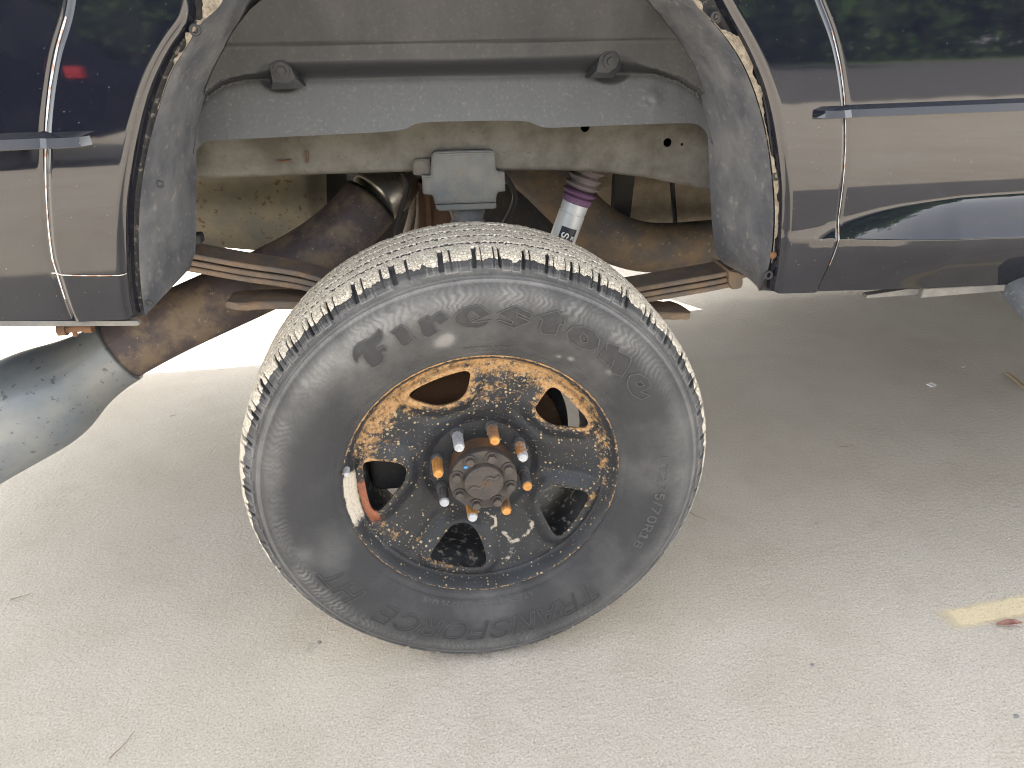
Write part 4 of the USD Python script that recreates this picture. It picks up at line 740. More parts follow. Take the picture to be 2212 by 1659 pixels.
prof = np.vstack([h1, tr_]); prof = np.vstack([prof, [[r, .22-y] for r, y in tr_[::-1][1:]], [[r, .22-y] for r, y in h1[::-1][::4]]])
NA = 1800; g = np.arange(NA)*2*np.pi/NA
Rr = np.broadcast_to(prof[None, :, 0], (NA, len(prof))).copy(); Yy = np.broadcast_to(prof[None, :, 1], Rr.shape).copy(); TH = np.broadcast_to(g[:, None], Rr.shape)
yc = np.abs(Yy-.11)
grv = np.zeros_like(Rr)
for c0 in (.0185, .0565):     # circumferential grooves
    grv = np.maximum(grv, smoothstep(.0048, .0039, np.abs(yc-c0-.0006*np.sin(TH*100+c0*900))))
NP = 52; ph = TH*NP/(2*np.pi)+.30*np.sin(TH*5)+.22*np.sin(TH*8+1)
hsh = (np.sin(np.floor(ph)*12.9898)*43758.5453) % 1.0
fr = ph-np.floor(ph)
sl1 = smoothstep(.050+.030*hsh, .026+.02*hsh, np.abs(fr-.5+.05*(Rr-.40)/.01*(hsh-.5))); sl2 = (hsh > .3)*smoothstep(.026, .014, np.abs(((fr+.28) % 1)-.5)); sl3 = (hsh < .75)*smoothstep(.026, .014, np.abs(((fr-.24) % 1)-.5))
on_sh = smoothstep(.076, .080, yc)*smoothstep(.1165, .1125, yc)*smoothstep(.386, .392, Rr)          # shoulder slots run down the side
deep = np.maximum(grv*.0085*(yc < .07), on_sh*sl1*.0080)
deep = np.maximum(deep, on_sh*sl2*.0030); deep = np.maximum(deep, on_sh*sl3*.0026)
mid = smoothstep(.0028, .0018, np.abs(((ph*1.0+np.sign(Yy-.11)*.2+yc*9) % 1)-.5)*.05)*(np.minimum(np.abs(yc-.0185), np.abs(yc-.0565)) < .0085)
deep = np.maximum(deep, mid*.004)
# the lower ends of the shoulder blocks: a stepped edge on the sidewall
alt = (np.floor(ph) % 2)
edge_r = .3935-.004*alt
low = (Yy < .11) | True
step_ = smoothstep(.0, .0016, Rr-edge_r)*smoothstep(.4025, .3995, Rr)
blockside = step_*(1-sl1)*(1-sl2*.7)*.0016
Yy = Yy-np.sign(.11-Yy)*blockside
pu = (fr-.5) % 1; r0_, r1_ = .3915+.0018*alt, .4040
def frame_line(u0, u1, ra, rb):
    du = np.minimum(np.abs(pu-u0), np.abs(pu-u1))*.050; inside_u = (pu > u0-.02) & (pu < u1+.02); inside_r = (Rr > ra-.0008) & (Rr < rb+.0006)
    return np.maximum(smoothstep(.0013, .0005, du)*inside_r, smoothstep(.0012, .0005, np.abs(Rr-ra))*inside_u)
lug = np.maximum(frame_line(.13, .46, r0_, r1_)*(alt > .5), frame_line(.56, .90, r0_+.002, r1_)*(alt < .5)); lug = np.maximum(lug, frame_line(.20, .34, r0_+.004, r1_)*(alt < .5))
lug = lug*(Yy < .11)
Yy = Yy-np.sign(.11-Yy)*.0010*lug
# a thin line ring on the sidewall and by the bead
Yy = Yy-np.sign(.11-Yy)*(.0011*np.exp(-((Rr-.3655)/.0011)**2)+.0010*np.exp(-((Rr-.2620)/.0013)**2)+.0008*np.exp(-((Rr-.2665)/.0011)**2))
Rn = Rr-deep
X = Rn*np.cos(TH); Z = ZC+Rn*np.sin(TH)
P3 = np.stack([X, Yy, Z], -1)
mudr = smoothstep(.4035, .4115, Rr+.0052*(meshkit.fbm(np.stack([TH*38, Yy*60, Yy*0], -1), 5, 31)-.5)*2+.0022*(hsh-.5))*(1-np.clip(deep/.0014, 0, 1))
mudr = mudr*np.clip(.78+.5*smoothstep(-.6, .6, np.sin(TH)), 0, 1)
lump = (meshkit.fbm(P3*260, 3, 41)-.40)*.0042*mudr
X += lump*np.cos(TH); Z += lump*np.sin(TH)
# the loaded foot of the tyre spreads a little on the ground
sq = np.clip(.012-(Z-.0), 0, .02); Z = np.maximum(Z, .0015+.15*np.minimum(Z, 0)*0); foot = smoothstep(.09, 0, Z)*smoothstep(0, .09, .09-Z)
Yy = Yy-np.sign(.11-Yy)*.007*foot*(Rr < .405)
ang = np.degrees(TH) % 360
dust = .10+.26*np.clip(2.4*meshkit.fbm(np.stack([np.cos(TH)*Rr*11, np.sin(TH)*Rr*11, Rr*0], -1), 4, 77)-.85, 0, 1)+.20*smoothstep(.33, .365, Rr)*smoothstep(.384, .36, Rr)
scuff = np.sin(TH*205+26*meshkit.fbm(np.stack([TH*5, Rr*55, Rr*0], -1), 3, 3))*(.3+.9*meshkit.fbm(np.stack([TH*31, Rr*90, Rr*0], -1), 3, 8))
dust += .50*np.exp(-((Rr-.357)/.017)**2)*(.42+.6*scuff)*np.clip(2.2*meshkit.fbm(np.stack([TH*9, Rr*14, Rr*0], -1), 3, 13)-.55, .1, 1.2)*(np.exp(-((ang-85)/55)**2)+.9*np.exp(-((ang-190)/45)**2)+.6*np.exp(-((ang-265)/40)**2)+.25)
dust += .35*np.exp(-((ang-128)/22)**2)*smoothstep(.30, .34, Rr)*smoothstep(.378, .36, Rr)
dust += .45*smoothstep(.376, .380, Rr)*smoothstep(.388, .384, Rr)
dust += .30*np.exp(-((Rr-.395)/.006)**2)
for dq, rq, sq_, am in ((101, .292, .012, 1.6), (99.5, .298, .008, 1.4), (196, .335, .02, .35), (62, .275, .004, .9), (58, .281, .005, 1.1), (45, .30, .006, .6)):  # first two spots paint the lit patch of the upper sidewall
    dd = np.hypot((np.radians(ang-dq))*Rr, (Rr-rq)*1.3); dust += am*np.exp(-(dd/sq_)**2)
dust = dust+.45*lug
dust_lit = np.clip(dust, 0, 1.6)*(1-.6*smoothstep(.0, .01, np.abs(0*Rr)))
n = len(prof); V = np.stack([X, Yy, Z], -1).reshape(-1, 3)
i, j = np.meshgrid(np.arange(NA), np.arange(n-1), indexing='ij')
q = np.stack([i*n+j, ((i+1) % NA)*n+j, ((i+1) % NA)*n+j+1, i*n+j+1], -1).reshape(-1, 4)
F = np.vstack([q[:, [0, 1, 2]], q[:, [0, 2, 3]]])
tm = trimesh.Trimesh(V, F, process=False)
if tm.volume < 0: tm.invert()
mk = np.stack([mudr, dust_lit, mudr*0], -1).reshape(-1, 3)
put('tyre', tm, 'rubber', wheel, smooth=True, mask=lambda v: mk)
put('bead_inside', lathe([(.2445, .008), (.236, .012), (.236, .21), (.2445, .213)], 96), 'dark_steel', wheel, smooth=True)

side_r, side_y = h1[:, 0], h1[:, 1]
def sidewall_y(r): return np.interp(r, side_r, side_y)
def on_sidewall(poly2, h, nm, mat, lift=0.0):
    """A flat shape given in wheel-plane coordinates (x, z-ZC), laid on the bulging sidewall and raised by h."""
    poly2 = poly2 if poly2.is_valid else poly2.buffer(0)
    out = []
    for pg in getattr(poly2, 'geoms', [poly2]):
        P = np.array(pg.exterior.coords)[:-1]; hs = [np.array(r_.coords)[:-1] for r_ in pg.interiors]
        f = lambda x, z: sidewall_y(np.hypot(x, z))-h
        (v, t), nn = plate(P, hs, .004, f, h+.002, fine=.002); v = v+[0, 0, ZC]; out.append(trimesh.Trimesh(v, t, process=False))
    return cat(out)
def wp(pts):  # pixel outline -> wheel plane on the bulge
    r = xz(pts, -.031); r[:, 1] -= ZC; return r
z4 = lambda p: zoom(p, 1280, 1130, .2803); z2_ = lambda p: zoom(p, 1700, 800, .4822)
LET = [
 (z4([(500, 365), (440, 440), (380, 490), (300, 520), (220, 560), (165, 620), (150, 700), (170, 770), (215, 815), (240, 740), (285, 690), (300, 740), (340, 800), (380, 840), (415, 885), (480, 865), (550, 815), (578, 750), (560, 700), (540, 680), (560, 660), (610, 660), (600, 610), (560, 580), (520, 605), (490, 635), (465, 595), (520, 540), (555, 480), (540, 400)]), None),
 (z4([(655, 405), (790, 310), (830, 320), (890, 370), (940, 460), (990, 500), (860, 590), (800, 575), (760, 520), (710, 440)]), None),
 (z4([(1020, 265), (1150, 180), (1190, 215), (1320, 125), (1450, 220), (1320, 300), (1265, 255), (1225, 275), (1260, 360), (1300, 395), (1170, 475), (1095, 455), (1070, 400), (1040, 300)]), None),
 (z4([(1510, 220), (1540, 150), (1620, 95), (1730, 55), (1855, 48), (2000, 165), (1740, 270), (1860, 265), (1990, 240), (1940, 310), (1830, 350), (1700, 345), (1580, 310), (1520, 260)]), z4([(1685, 190), (1735, 120), (1840, 190), (1725, 245)])),
 (z2_([(345, 770), (480, 712), (612, 775), (590, 815), (495, 765), (490, 790), (600, 835), (470, 890), (335, 835), (355, 822), (450, 858), (465, 835)]), None),
 (z2_([(645, 795), (810, 752), (835, 790), (870, 800), (855, 860), (820, 855), (795, 940), (690, 935), (670, 890), (690, 820)]), None),
 (z2_([(875, 920), (930, 872), (1010, 875), (1090, 910), (1135, 975), (1120, 1040), (1060, 1060), (980, 1040), (900, 990)]), z2_([(980, 950), (1010, 920), (1045, 960), (1035, 1000), (990, 995)])),
 (z2_([(1190, 995), (1290, 1030), (1280, 1065), (1375, 1110), (1375, 1150), (1310, 1265), (1240, 1245), (1220, 1200), (1250, 1130), (1200, 1180), (1130, 1120), (1150, 1070), (1185, 1050)]), None),
 (z2_([(1350, 1300), (1370, 1250), (1440, 1240), (1510, 1280), (1535, 1340), (1450, 1380), (1525, 1410), (1460, 1445), (1390, 1410), (1355, 1350)]), z2_([(1410, 1310), (1450, 1295), (1480, 1330), (1430, 1340)]))]
let = []; edg = []
for o_, h_ in LET:
    pg = Polygon(wp(o_), [wp(h_)] if h_ else []).buffer(0)
    let.append(on_sidewall(pg, .0010, '', '')); edg.append(on_sidewall(pg.boundary.buffer(.0009), .0019, '', ''))
put('sidewall_lettering', cat(let), 'letter_rubber', wheel, smooth=False, label='large raised blackletter word on the upper sidewall')
put('lettering_outline', cat(edg), 'letter_edge', wheel, smooth=False)
def arc_text(text, h, rad, a_mid, outward, nm, mat='letter_edge', shear=.0, hh=.0009, stretch=1.0, a_start=None, a_end=None, outline=True):
    """Raised lettering along a circle; outward False = tops towards the hub."""
    t = meshkit.text_mesh(text, h, .001, bold=True)
    sec = t.section(plane_origin=[0, 0, .0005], plane_normal=[0, 0, 1])
    pl2, tr2 = sec.to_2D(to_2D=np.array([[1, 0, 0, 0], [0, 1, 0, 0], [0, 0, 1, -.0005], [0, 0, 0, 1.0]])) if hasattr(sec, 'to_2D') else sec.to_planar()
    w = t.bounds[1][0]
    if a_start is not None: stretch = abs(math.radians(a_end-a_start))*rad/w; a_mid = (a_start+a_end)/2
    out, ed = [], []
    for pg in pl2.polygons_full:
        def mp(c):
            c = np.array(c); x = (c[:, 0]+shear*(c[:, 1]-h/2)-w/2)*stretch; y = c[:, 1]-h/2
            if outward: th = math.radians(a_mid)-x/rad; r = rad+y
            else: th = math.radians(a_mid)+x/rad; r = rad-y
            return np.c_[r*np.cos(th), r*np.sin(th)]
        def dens(r_): 
            c = np.array(r_.coords)[:-1]; return resample(c, max(8, int(Polygon(c).length/.002)), True)
        pp = Polygon(mp(dens(pg.exterior)), [mp(dens(r_)) for r_ in pg.interiors]).buffer(0)
        if pp.is_empty: continue
        out.append(on_sidewall(pp, hh, '', ''))
        if outline: ed.append(on_sidewall(pp.boundary.buffer(.0007), hh+.0007, '', ''))
    put(nm, cat(out), mat, wheel, smooth=False)
    if ed: put('lettering_outline', cat(ed), 'letter_edge', wheel, smooth=False)
arc_text('TRANSFORCE', .039, .319, 0, True, 'sidewall_lettering', 'letter_rubber', .25, a_start=-49.5, a_end=-131)
arc_text('HT', .039, .319, 0, True, 'sidewall_lettering', 'letter_rubber', .25, a_start=-139.5, a_end=-155)
arc_text('LT275/70R18', .017, .319, 0, True, 'sidewall_lettering', 'letter_edge', 0, .0010, a_start=7.5, a_end=-29.5, outline=False)
arc_text('DOT VN15 TH1', .0065, .268, 0, True, 'sidewall_lettering', 'letter_edge', 0, .0008, a_start=95.5, a_end=78.5, outline=False)
arc_text('LT275/70R18 125/122S M+S', .008, .268, 0, True, 'sidewall_lettering', 'letter_edge', 0, .0007, a_start=-72, a_end=-118, outline=False)

# --- rim: pressed steel disc with five windows
k_ = 550/1901
Q1 = lambda p: zoom(p, 1240, 1300, k_); Q2 = lambda p: zoom(p, 1790, 1300, k_); Q3 = lambda p: zoom(p, 1240, 1780, k_); Q4 = lambda p: zoom(p, 1790, 1780, k_)
WIN = [Q1([(1012, 640), (1030, 590), (1130, 520), (1370, 410), (1600, 335), (1720, 303), (1780, 310), (1810, 345), (1808, 420), (1785, 560), (1745, 660), (1660, 735), (1560, 780), (1440, 803), (1350, 798), (1210, 752), (1060, 685)]),
       Q2([(757, 830), (800, 740), (900, 560), (950, 518), (1010, 520), (1090, 580), (1200, 690), (1300, 790), (1380, 880), (1436, 970), (1435, 1015), (1400, 1050), (1340, 1060), (1150, 1063), (1000, 1055), (900, 1010), (800, 920)]),
       Q4([(818, 400), (850, 300), (930, 220), (1030, 190), (1150, 195), (1350, 210), (1420, 228), (1447, 270), (1430, 330), (1350, 450), (1230, 620), (1120, 750), (1060, 787), (1000, 777), (950, 710), (880, 590), (830, 490)]),
       Q3([(1285, 1060), (1310, 1010), (1420, 880), (1530, 760), (1600, 715), (1700, 698), (1800, 713), (1870, 755)])+Q4([(30, 830), (90, 960), (122, 1090), (112, 1150), (60, 1185), (0, 1193)])+Q3([(1800, 1195), (1650, 1180), (1500, 1155), (1380, 1130), (1310, 1100)]),
       Q3([(430, 20), (470, 250), (515, 410), (560, 465), (600, 475), (660, 460), (750, 370), (880, 240), (950, 160), (982, 60)])+Q1([(985, 1640), (930, 1575), (830, 1530), (640, 1490), (520, 1476), (450, 1485), (412, 1530)])]
YD = .020
wins = []
for w in WIN:
    p = xz(w, YD); p[:, 1] -= ZC; wins.append(chaikin(p, 2))
wpts = np.vstack([resample(w, 400, True) for w in wins]); wtree = cKDTree(wpts)
# the pressed pattern is regular: an averaged window gives the raised surround
def yrim(x, z):
    r = np.hypot(x, z); d, _ = wtree.query(np.stack([x, z], 1))
    y = np.interp(r, [0, .058, .094, .100, .107, .125, .16, .205, .222, .2265, .2305, .236, .2415, .2445, .2465, .249], [.058, .058, .0575, .0545, .050, .043, .034, .024, .0225, .0235, .0215, .012, .0035, .0008, 0, .002])
    lift = np.exp(-((d-.006)/.013)**2)*.0075*smoothstep(.232, .218, r)*smoothstep(.100, .125, r)
    val = .004*np.exp(-((d-.031)/.010)**2)*smoothstep(.222, .205, r)*smoothstep(.112, .13, r)
    return y-lift+val
th = np.linspace(0, 2*np.pi, 500, endpoint=False)
mesh, nrm = plate(np.c_[.249*np.cos(th), .249*np.sin(th)], [w for w in wins]+[np.c_[.052*np.cos(th[::5]), .052*np.sin(th[::5])]], .0030, yrim, .005, fine=.0018)
mesh = (mesh[0]+[0, 0, ZC], mesh[1])
BL = [(95, .222, .10, .20), (125, .215, .05, .40), (110, .222, .05, .40), (140, .215, .05, .34), (155, .20, .04, .25), (60, .225, .05, .36), (40, .215, .05, .42), (25, .215, .05, .42), (12, .225, .03, .30), (80, .20, .05, .16), (75, .15, .05, .13), (95, .15, .05, .10),
      (165, .20, .03, .22), (205, .215, .04, .40), (215, .20, .035, .34), (228, .19, .03, .36), (238, .205, .03, .40), (250, .215, .03, .32), (262, .225, .02, .24), (-20, .205, .03, .34), (-8, .23, .02, .30), (0, .225, .022, .28), (-35, .215, .03, .22), (285, .21, .02, .25), (160, .16, .03, .12), (300, .22, .02, .14)]
def rim_mask(v):
    x, z = v[:, 0], v[:, 2]-ZC; r = np.hypot(x, z); a = np.degrees(np.arctan2(z, x)) % 360
    d, _ = wtree.query(np.stack([x, z], 1))
    rust = .17+.07*np.sin(np.radians(a))*smoothstep(.08, .2, r)
    rust = rust+.30*smoothstep(.2425, .2455, r)*smoothstep(.2475, .2465, r)*np.where((a > 20)&(a < 60), 1, .8)
    for da, rr, s_, am in BL:
        px, pz = rr*math.cos(math.radians(da)), rr*math.sin(math.radians(da)); rust = rust+.62*am*np.exp(-(((x-px)**2+(z-pz)**2)/(s_*.7)**2))
    rust = rust+.30*smoothstep(.195, .215, r)*smoothstep(20, 45, a)*smoothstep(172, 150, a)+.10*smoothstep(.205, .22, r)*np.where((a > 340) | (a < 20), 1, 0)
    rust = rust+.22*np.exp(-(d/.011)**2)*smoothstep(15, 40, a)*smoothstep(175, 155, a)
    rust = rust+.26*smoothstep(.2435, .2458, r)*smoothstep(.2488, .2472, r)*smoothstep(185, 215, a)*smoothstep(330, 300, a)
    rust = rust+.16*np.exp(-(d/.006)**2)+.10*np.exp(-((d-.030)/.006)**2)*(r < .19)
    rust = .475*np.tanh(rust/.475)*smoothstep(.09, .105, r)+.12*(r < .1)
    top_clean = smoothstep(.235, .241, r)*smoothstep(.2445, .242, r); rust = rust*(1-.55*top_clean)
    clay = .70*smoothstep(165, 174, a)*smoothstep(206, 192, a)*smoothstep(.2160, .2260, r)*smoothstep(.2485, .2425, r)
    def stroke(pts, w, am):
        q = np.array([(rr*math.cos(math.radians(da)), rr*math.sin(math.radians(da))) for da, rr in pts]); best = np.full(len(x), 9.0)
        for A_, B_ in zip(q[:-1], q[1:]):
            t = np.clip(((x-A_[0])*(B_-A_)[0]+(z-A_[1])*(B_-A_)[1])/((B_-A_)@(B_-A_)), 0, 1); best = np.minimum(best, np.hypot(x-A_[0]-t*(B_-A_)[0], z-A_[1]-t*(B_-A_)[1]))
        return am*np.exp(-(best/w)**2)
    clay = np.maximum(clay, stroke([(-86, .105), (-79, .118), (-80, .132), (-84, .136)], .006, .60))
    clay = np.maximum(clay, stroke([(-76, .150), (-73, .170), (-74, .190), (-79, .205)], .012, .52))
    clay = np.maximum(clay, stroke([(-72, .172), (-65, .172), (-58, .168), (-53, .155), (-55, .150)], .0095, .56))
    red = .66*smoothstep(166, 180, a)*smoothstep(216, 196, a)*smoothstep(.190, .204, r)*smoothstep(.230, .217, r)
    red = np.maximum(red, .5*np.exp(-((a-257)/2)**2-((r-.222)/.006)**2))
    return np.stack([rust, clay, red], 1)
put('rim_disc', mesh, 'rim_paint', wheel, smooth=False, normals=nrm, mask=rim_mask, label='black steel wheel disc with five windows, spotted with rust and dried mud')
put('rim_barrel', lathe([(.2462, .004), (.2445, .009), (.240, .012), (.232, .020), (.229, .035), (.222, .055), (.212, .07), (.212, .17), (.226, .195), (.232, .21), (.245, .218)], 128), 'rim_barrel_look', wheel, smooth=40) if False else None
grime('barrel_look', (.022, .024, .028), (.05, .05, .052), (.42, .38, .31), 18, .42, .7, rough=.6, fine=70, finefac=.6, bump=.3, lo2=.56, hi2=.64)
put('rim_barrel', lathe([(.2462, .0045), (.2445, .009), (.240, .013), (.232, .024), (.229, .035), (.222, .055), (.212, .07), (.212, .17), (.226, .195), (.232, .21), (.245, .218)], 128), 'barrel_look', wheel, smooth=40)
put('brake_rotor', lathe([(.09, .125), (.168, .125), (.170, .128), (.170, .152), (.168, .155), (.09, .155)], 96), 'rust_dark', wheel, smooth=30)
put('rotor_hat', lathe([(.0, .066), (.098, .066), (.102, .070), (.104, .126)], 96), 'rust_dark', wheel, smooth=30)
put('backing_plate', lathe([(.05, .175), (.186, .170), (.190, .176), (.186, .182), (.05, .19)], 96), 'dark_steel', wheel, smooth=30)
cal_ = box(-.205, -.10, .10, .19, ZC-.07, ZC+.075, .018)
put('brake_caliper', cal_, 'dark_steel', wheel, smooth=40)

# --- hub: drive flange, bolts, cap, studs
YH = .005
hub = put('hub', lathe([(.058, .06), (.058, .026), (.0605, .024), (.0612, .021)], 96), 'hub_rim', wheel, smooth=30)
put('drive_flange', lathe([(.0612, .021), (.0614, .009), (.0600, .006), (.058, .005), (.037, .005), (.036, .003), (.035, -.002), (.0335, -.0038), (.012, -.0055), (.006, -.0055), (.004, -.003), (.0, .004)], 96), 'hub_iron', hub, smooth=35)
xw = np.linspace(-.028, .028, 40); zw = .012*np.tanh(xw/.007)*.8+.003*np.sin(xw*260)
put('cap_wave', tube(np.c_[xw, np.full(40, -.0052), ZC+zw+.002], .0034, 8), 'hub_iron', hub, smooth=True)
put('cap_hole', lathe([(.0068, -.0062), (.0048, -.0068), (.0035, -.0062), (.0, .0)], 20), 'rust_dark', hub, smooth=True)
for s0 in range(14):
    a_ = math.radians(200-s0*18 if s0 < 8 else -20-(s0-8)*18); rr_ = .0265
    put('cap_mark', tube([(rr_*math.cos(a_)-.002*math.sin(a_), -.0040, ZC+rr_*math.sin(a_)), (rr_*1.14*math.cos(a_)+.001*math.cos(a_), -.0040, ZC+rr_*1.14*math.sin(a_))], .0011, 6), 'hub_iron', hub, smooth=True)
def along_y(m, x, z, y): return m.rotate([90, 0, 0]).translate([x, y, z])
for k in range(8):
    a_ = math.radians(90-18-45*k); x, z = .0503*math.cos(a_), ZC+.0503*math.sin(a_)
    hexa = m3.Manifold.cylinder(.011, .0083, .0078, 6)
    m = m3.Manifold.cylinder(.003, .0118, .0112, 24)+hexa.rotate([0, 0, k*17])
    put('hub_bolt', along_y(m, x, z, YH), 'hub_iron', hub, smooth=30)
pd = at((1560+690*.2713)*.57604, (1530+823*.2713)*.57604, YH-.0005)
put('paint_mark', trimesh.creation.icosphere(2, .0032).apply_scale([1.2, .15, .85]).apply_translation(pd), 'blue_dot', hub, smooth=True, label='small dab of bright blue paint on the hub flange')
STY = [('stud_silver', 'stud_silver', 'silver'), ('stud_brown', 'stud_rust', 'brown with an orange tip'), ('stud_mixed', 'stud_silver', 'half rusty with a silver tip'), ('stud_dark', 'stud_rust', 'dark with an orange tip'),
       ('stud_brown', 'stud_rust', 'rusty'), ('stud_rust', 'stud_silver', 'rusty with a white tip'), ('stud_dark', 'stud_silver', 'dark with a white tip'), ('stud_rust', 'stud_rust', 'bright orange with rust')]
for k, (mb, mt_, say) in enumerate(STY):
    a_ = 2.075-k*math.pi/4; x, z = .0824*math.cos(a_), ZC+.0824*math.sin(a_)
    flu = m3.CrossSection([[(rr*math.cos(q), rr*math.sin(q)) for q, rr in [((i+.5)*2*math.pi/30, .0098 if i % 3 else .0088) for i in range(30)]]])
    body = flu.extrude(.047, 12, 6, (.97, .97))
    body = along_y(body, x, z, .0555)
    st = put('wheel_stud', body, mb, wheel, smooth=40, label='wheel stud, '+say)
    tipm = m3.Manifold.cylinder(.0045, .0093, .0080, 10)
    put('stud_tip', along_y(tipm, x, z, .0090), mt_, st, smooth=20)
    put('stud_collar', along_y(m3.Manifold.cylinder(.012, .0122, .0108, 20), x, z, .0585), 'stud_dark', st, smooth=30)
# rubber valve and balance weight
bwp = at((1240+207*k_)*.57604, (1300+1600*k_)*.57604, .0)
put('valve_cap', tube([bwp+[0, .004, 0], bwp+[0, -.012, -.002]], [.0055, .0045], 12), 'stud_silver', wheel, smooth=30)

# --- the other wheels, out of sight: simple copies for shade
low = prof[::4]
for (x, y0) in ((0, 1.76), (3.62, .0), (3.62, 1.76)):
    t = lathe(low, 96, ZC).apply_translation([x, y0, 0]); d = lathe([(.0, .05), (.2, .03), (.24, .012), (.2465, .004)], 64, ZC).apply_translation([x, y0, 0])
    w = put('wheel', t, 'black_flat', truck, smooth=True); put('rim_disc', d, 'dark_steel', w, smooth=True)

# ------------------------------------------------------------------ small things on the ground
def twig(px, py, length, ang, seed, r=.0010, bend=.2):
    p = atz(px, py); d = np.array([math.cos(ang), math.sin(ang), 0]); nn = np.array([-d[1], d[0], 0]); s = np.linspace(-.5, .5, 9)
    P = p+d*(s*length)[:, None]+nn*(bend*length*(s**2-.1))[:, None]+[0, 0, r*1.1]; P[:, 2] += .0015*np.sin(s*5+seed)**2
    return tube(P, r*np.interp(s, [-.5, .5], [1, .5]), 6)
TW = [(375, 898, .022, .6, 'thin dry twig lying between the exhaust tip and the tyre'), (1508, 1117, .05, -.9, 'short dark twig beside the lower right of the tyre'), (45, 1290, .04, .3, 'pale brown straw on the ground near the left edge'), (266, 1610, .06, 1.1, 'long pale straw lying at the lower left corner'), (1830, 965, .05, .05, 'pale flat straw on the shaded ground right of the tyre')]
for k, (a, b, l, an, lab_) in enumerate(TW):
    tag(put('twig', twig(a, b, l, an, k), 'twig_look', smooth=True), lab_, 'twig')
def stone(px, py, r, seed):
    m = trimesh.creation.icosphere(2, r); v = np.array(m.vertices); v *= (0.75+.5*meshkit.fbm(v/r*1.3+seed*7, 2, seed))[:, None]*[1.15, 1, .6]
    m.vertices = v; p = atz(px, py); m.apply_translation([p[0], p[1], r*.35]); return m
ST = [(1755, 1437, .0032, 'd', 'dark chip of stone right of the tyre, near the bottom edge'), (2080, 793, .005, 'p', 'pale crumb of stone in the shade under the sill'),
      (2195, 1548, .004, 'd', 'grey-blue pebble at the right edge below the yellow line'), (1720, 880, .005, 'p', 'pale crumb just right of the overload spring leaf'), (690, 1388, .004, 'd', 'tan clod on the ground at the lower left of the tyre')]
for k, (a, b, r, t, lab_) in enumerate(ST):
    if r: tag(put('stone', stone(a, b, r, k), 'stone_dark' if t == 'd' else 'stone_pale', smooth=True), lab_, 'stone')
pp = atz(2010, 834); sc = trimesh.creation.box([.026, .022, .002], ); v = sc.subdivide().subdivide(); vv = np.array(v.vertices); vv[:, 2] += .004*(vv[:, 0]/.013)**2; v.vertices = vv
v.apply_transform(trimesh.transformations.rotation_matrix(.3, [0, 0, 1])); v.apply_translation([pp[0], pp[1], .0025])
tag(put('paper_scrap', v, 'white_print', smooth=False), 'tiny white scrap of paper in the shade under the truck', 'scrap')
pl_ = atz(2178, 1355); P = np.array([(-.035, 0), (-.02, .009), (.0, .011), (.02, .007), (.036, -.002), (.02, -.009), (-.005, -.010), (-.022, -.006)])*.75
lf = trimesh.creation.extrude_polygon(Polygon(chaikin(P, 2)), .0012).subdivide().subdivide(); v = np.array(lf.vertices); v[:, 2] += .006*np.abs(v[:, 1]/.01)+.004*np.sin(v[:, 0]*70); lf.vertices = v
lf.apply_transform(trimesh.transformations.rotation_matrix(-.25, [0, 0, 1])); lf.apply_translation([pl_[0], pl_[1], .0095])
tag(put('leaf', lf, 'dry_leaf', smooth=False), 'curled reddish dry leaf beside the yellow line', 'leaf')
stk = [atz(2174, 808)+[0, 0, .003], atz(2190, 820)+[0, 0, .004], atz(2205, 832)+[0, 0, .003], atz(2225, 845)+[0, 0, .003]]
tag(put('twig', tube(spline(stk, 16), .005, 8), 'twig_look', smooth=True), 'thick dark stick at the right edge under the truck', 'twig')
gv_ = []
for k in range(900):
    a, b = rng.uniform(-100, 2300), rng.uniform(700, 1700); p = atz(a, b)
    if p[1] > 2.5: continue
    r = rng.uniform(.0008, .0022); m = trimesh.creation.icosphere(0, r); m.vertices = np.array(m.vertices)*rng.uniform(.6, 1.2, 3); m.apply_translation([p[0], p[1], r*.4]); gv_.append(m)
tag(put('grit', cat(gv_), 'stone_pale', smooth=False), 'fine pale grit scattered over the grey pavement', 'grit', kind='stuff')

# ------------------------------------------------------------------ what the paint mirrors: hedge trees over the road and a parked van
def crown(seed, w, h, n):
    r_ = np.random.default_rng(seed); c = r_.normal(size=(26, 3))*[w*.30, w*.25, h*.24]+[0, 0, h*.55]; c[:, 2] = np.clip(c[:, 2], .6, h)
    k = r_.integers(0, 26, n); p = c[k]+r_.normal(size=(n, 3))*[w*.11, w*.11, h*.09]; p[:, 2] = np.maximum(p[:, 2], .15)
    u = r_.normal(size=(n, 3)); u /= np.linalg.norm(u, axis=1, keepdims=True); t = np.cross(u, r_.normal(size=(n, 3))); t /= np.linalg.norm(t, axis=1, keepdims=True); s = r_.uniform(.12, .28, (n, 1))
    V = np.stack([p-u*s-t*s*.6, p+u*s-t*s*.6, p+u*s+t*s*.6, p-u*s+t*s*.6], 1).reshape(-1, 3); q = np.arange(n)*4
    return trimesh.Trimesh(V, np.vstack([np.stack([q, q+1, q+2], 1), np.stack([q, q+2, q+3], 1)]), process=False)
proto = None
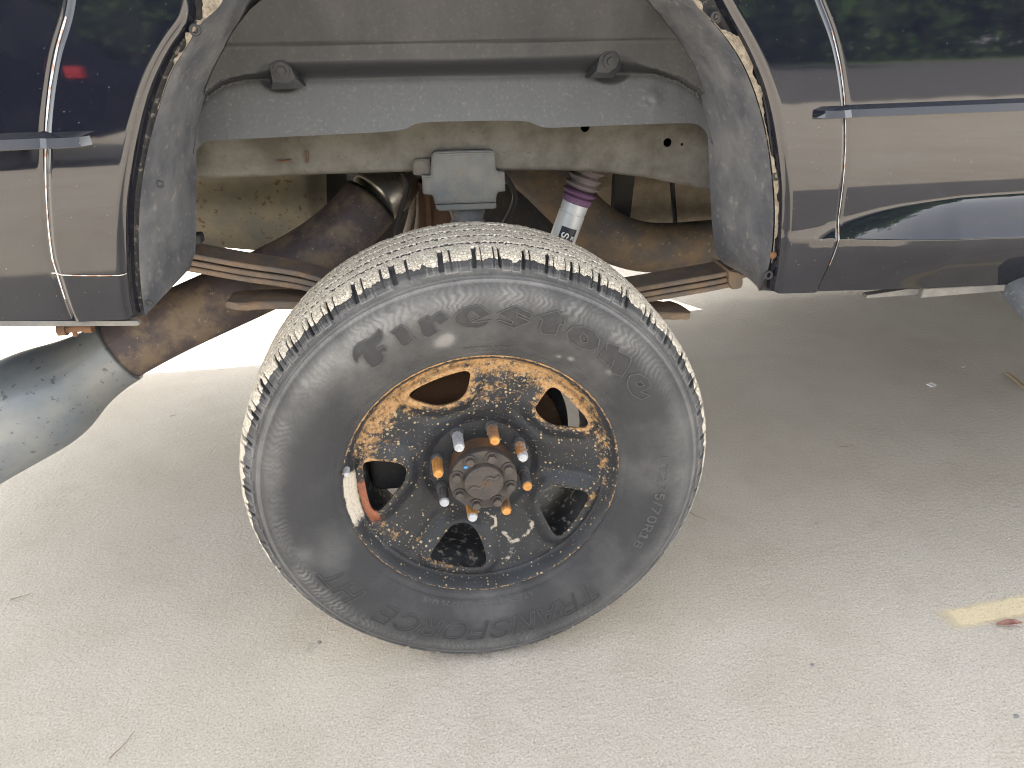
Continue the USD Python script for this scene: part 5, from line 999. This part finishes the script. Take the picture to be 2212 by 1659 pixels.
for k in range(22):
    x = -30+k*2.9+rng.uniform(-1, 1); y = (-31 if k % 2 else -36)-rng.uniform(0, 3)
    t = thing('tree', 'dense green tree over the road, seen only in the paint', 'tree', 'trees over the road')
    xf = UsdGeom.Xform(t); xf.AddTranslateOp().Set(Gf.Vec3d(x, y, 0)); xf.AddRotateZOp().Set(float(rng.uniform(0, 360))); sc_ = float(rng.uniform(.8, 1.25)); xf.AddScaleOp().Set(Gf.Vec3f(sc_, sc_, sc_))
    if proto is None:
        proto = t; put('trunk', tube([(0, 0, 0), (.1, 0, 2), (.0, .1, 5)], [.28, .2, .08], 10), 'bark_look', t, smooth=True); put('crown', crown(3, 8, 8.5, 9000), 'leaf_look', t, smooth=False)
    else: t.GetReferences().AddInternalReference(proto.GetPath()); t.SetInstanceable(True)
van = thing('parked_van', 'dark blue parked van seen only as a reflection in the paint', 'van')
vx, vy = -6.9, -6.6
put('body', extrude_xz(np.array([(vx, .45), (vx+4.7, .45), (vx+4.85, .9), (vx+4.3, 1.15), (vx+3.6, 1.95), (vx+.25, 2.0), (vx, 1.9)]), vy, vy+1.9, .06), 'van_paint', van, smooth=40)
for x in (.95, 3.8):
    w = lathe([(.0, -.02), (.2, -.02), (.3, -.03), (.34, 0), (.35, .1), (.34, .2), (0, .2)], 40, .35).apply_translation([vx+x, vy+1.70, 0]); put('wheel', w, 'black_flat', van, smooth=40)
put('side_window', extrude_xz(np.array([(vx+.4, 1.25), (vx+3.3, 1.25), (vx+2.9, 1.78), (vx+.5, 1.8)]), vy+1.899, vy+1.903), 'pane', van, smooth=False)
put('tail_lamp', box(vx+4.58, vx+4.70, vy+1.84, vy+1.93, .98, 1.08, .02), 'tail_red', van, smooth=30)

# added unseen car: keeps sun off the ground under the truck's front half
car = thing('added_car', 'unseen grey car added beyond the truck to shade the ground under it', 'car')
put('body', extrude_xz(np.array([(1.0, .3), (5.4, .3), (5.5, .85), (4.4, 1.0), (3.7, 1.62), (1.3, 1.68), (.95, 1.0)]), 2.75, 4.5, .05), 'step_plastic', car, smooth=40)
put('side_window', extrude_xz(np.array([(1.4, 1.05), (4.1, 1.05), (3.6, 1.52), (1.45, 1.56)]), 2.747, 2.752), 'pane', car, smooth=False)
for x in (1.75, 4.6): put('wheel', lathe([(.0, .0), (.2, -.02), (.3, -.03), (.33, 0), (.34, .1), (.33, .2), (0, .2)], 40, .34).apply_translation([x, 2.74, 0]), 'black_flat', car, smooth=40)
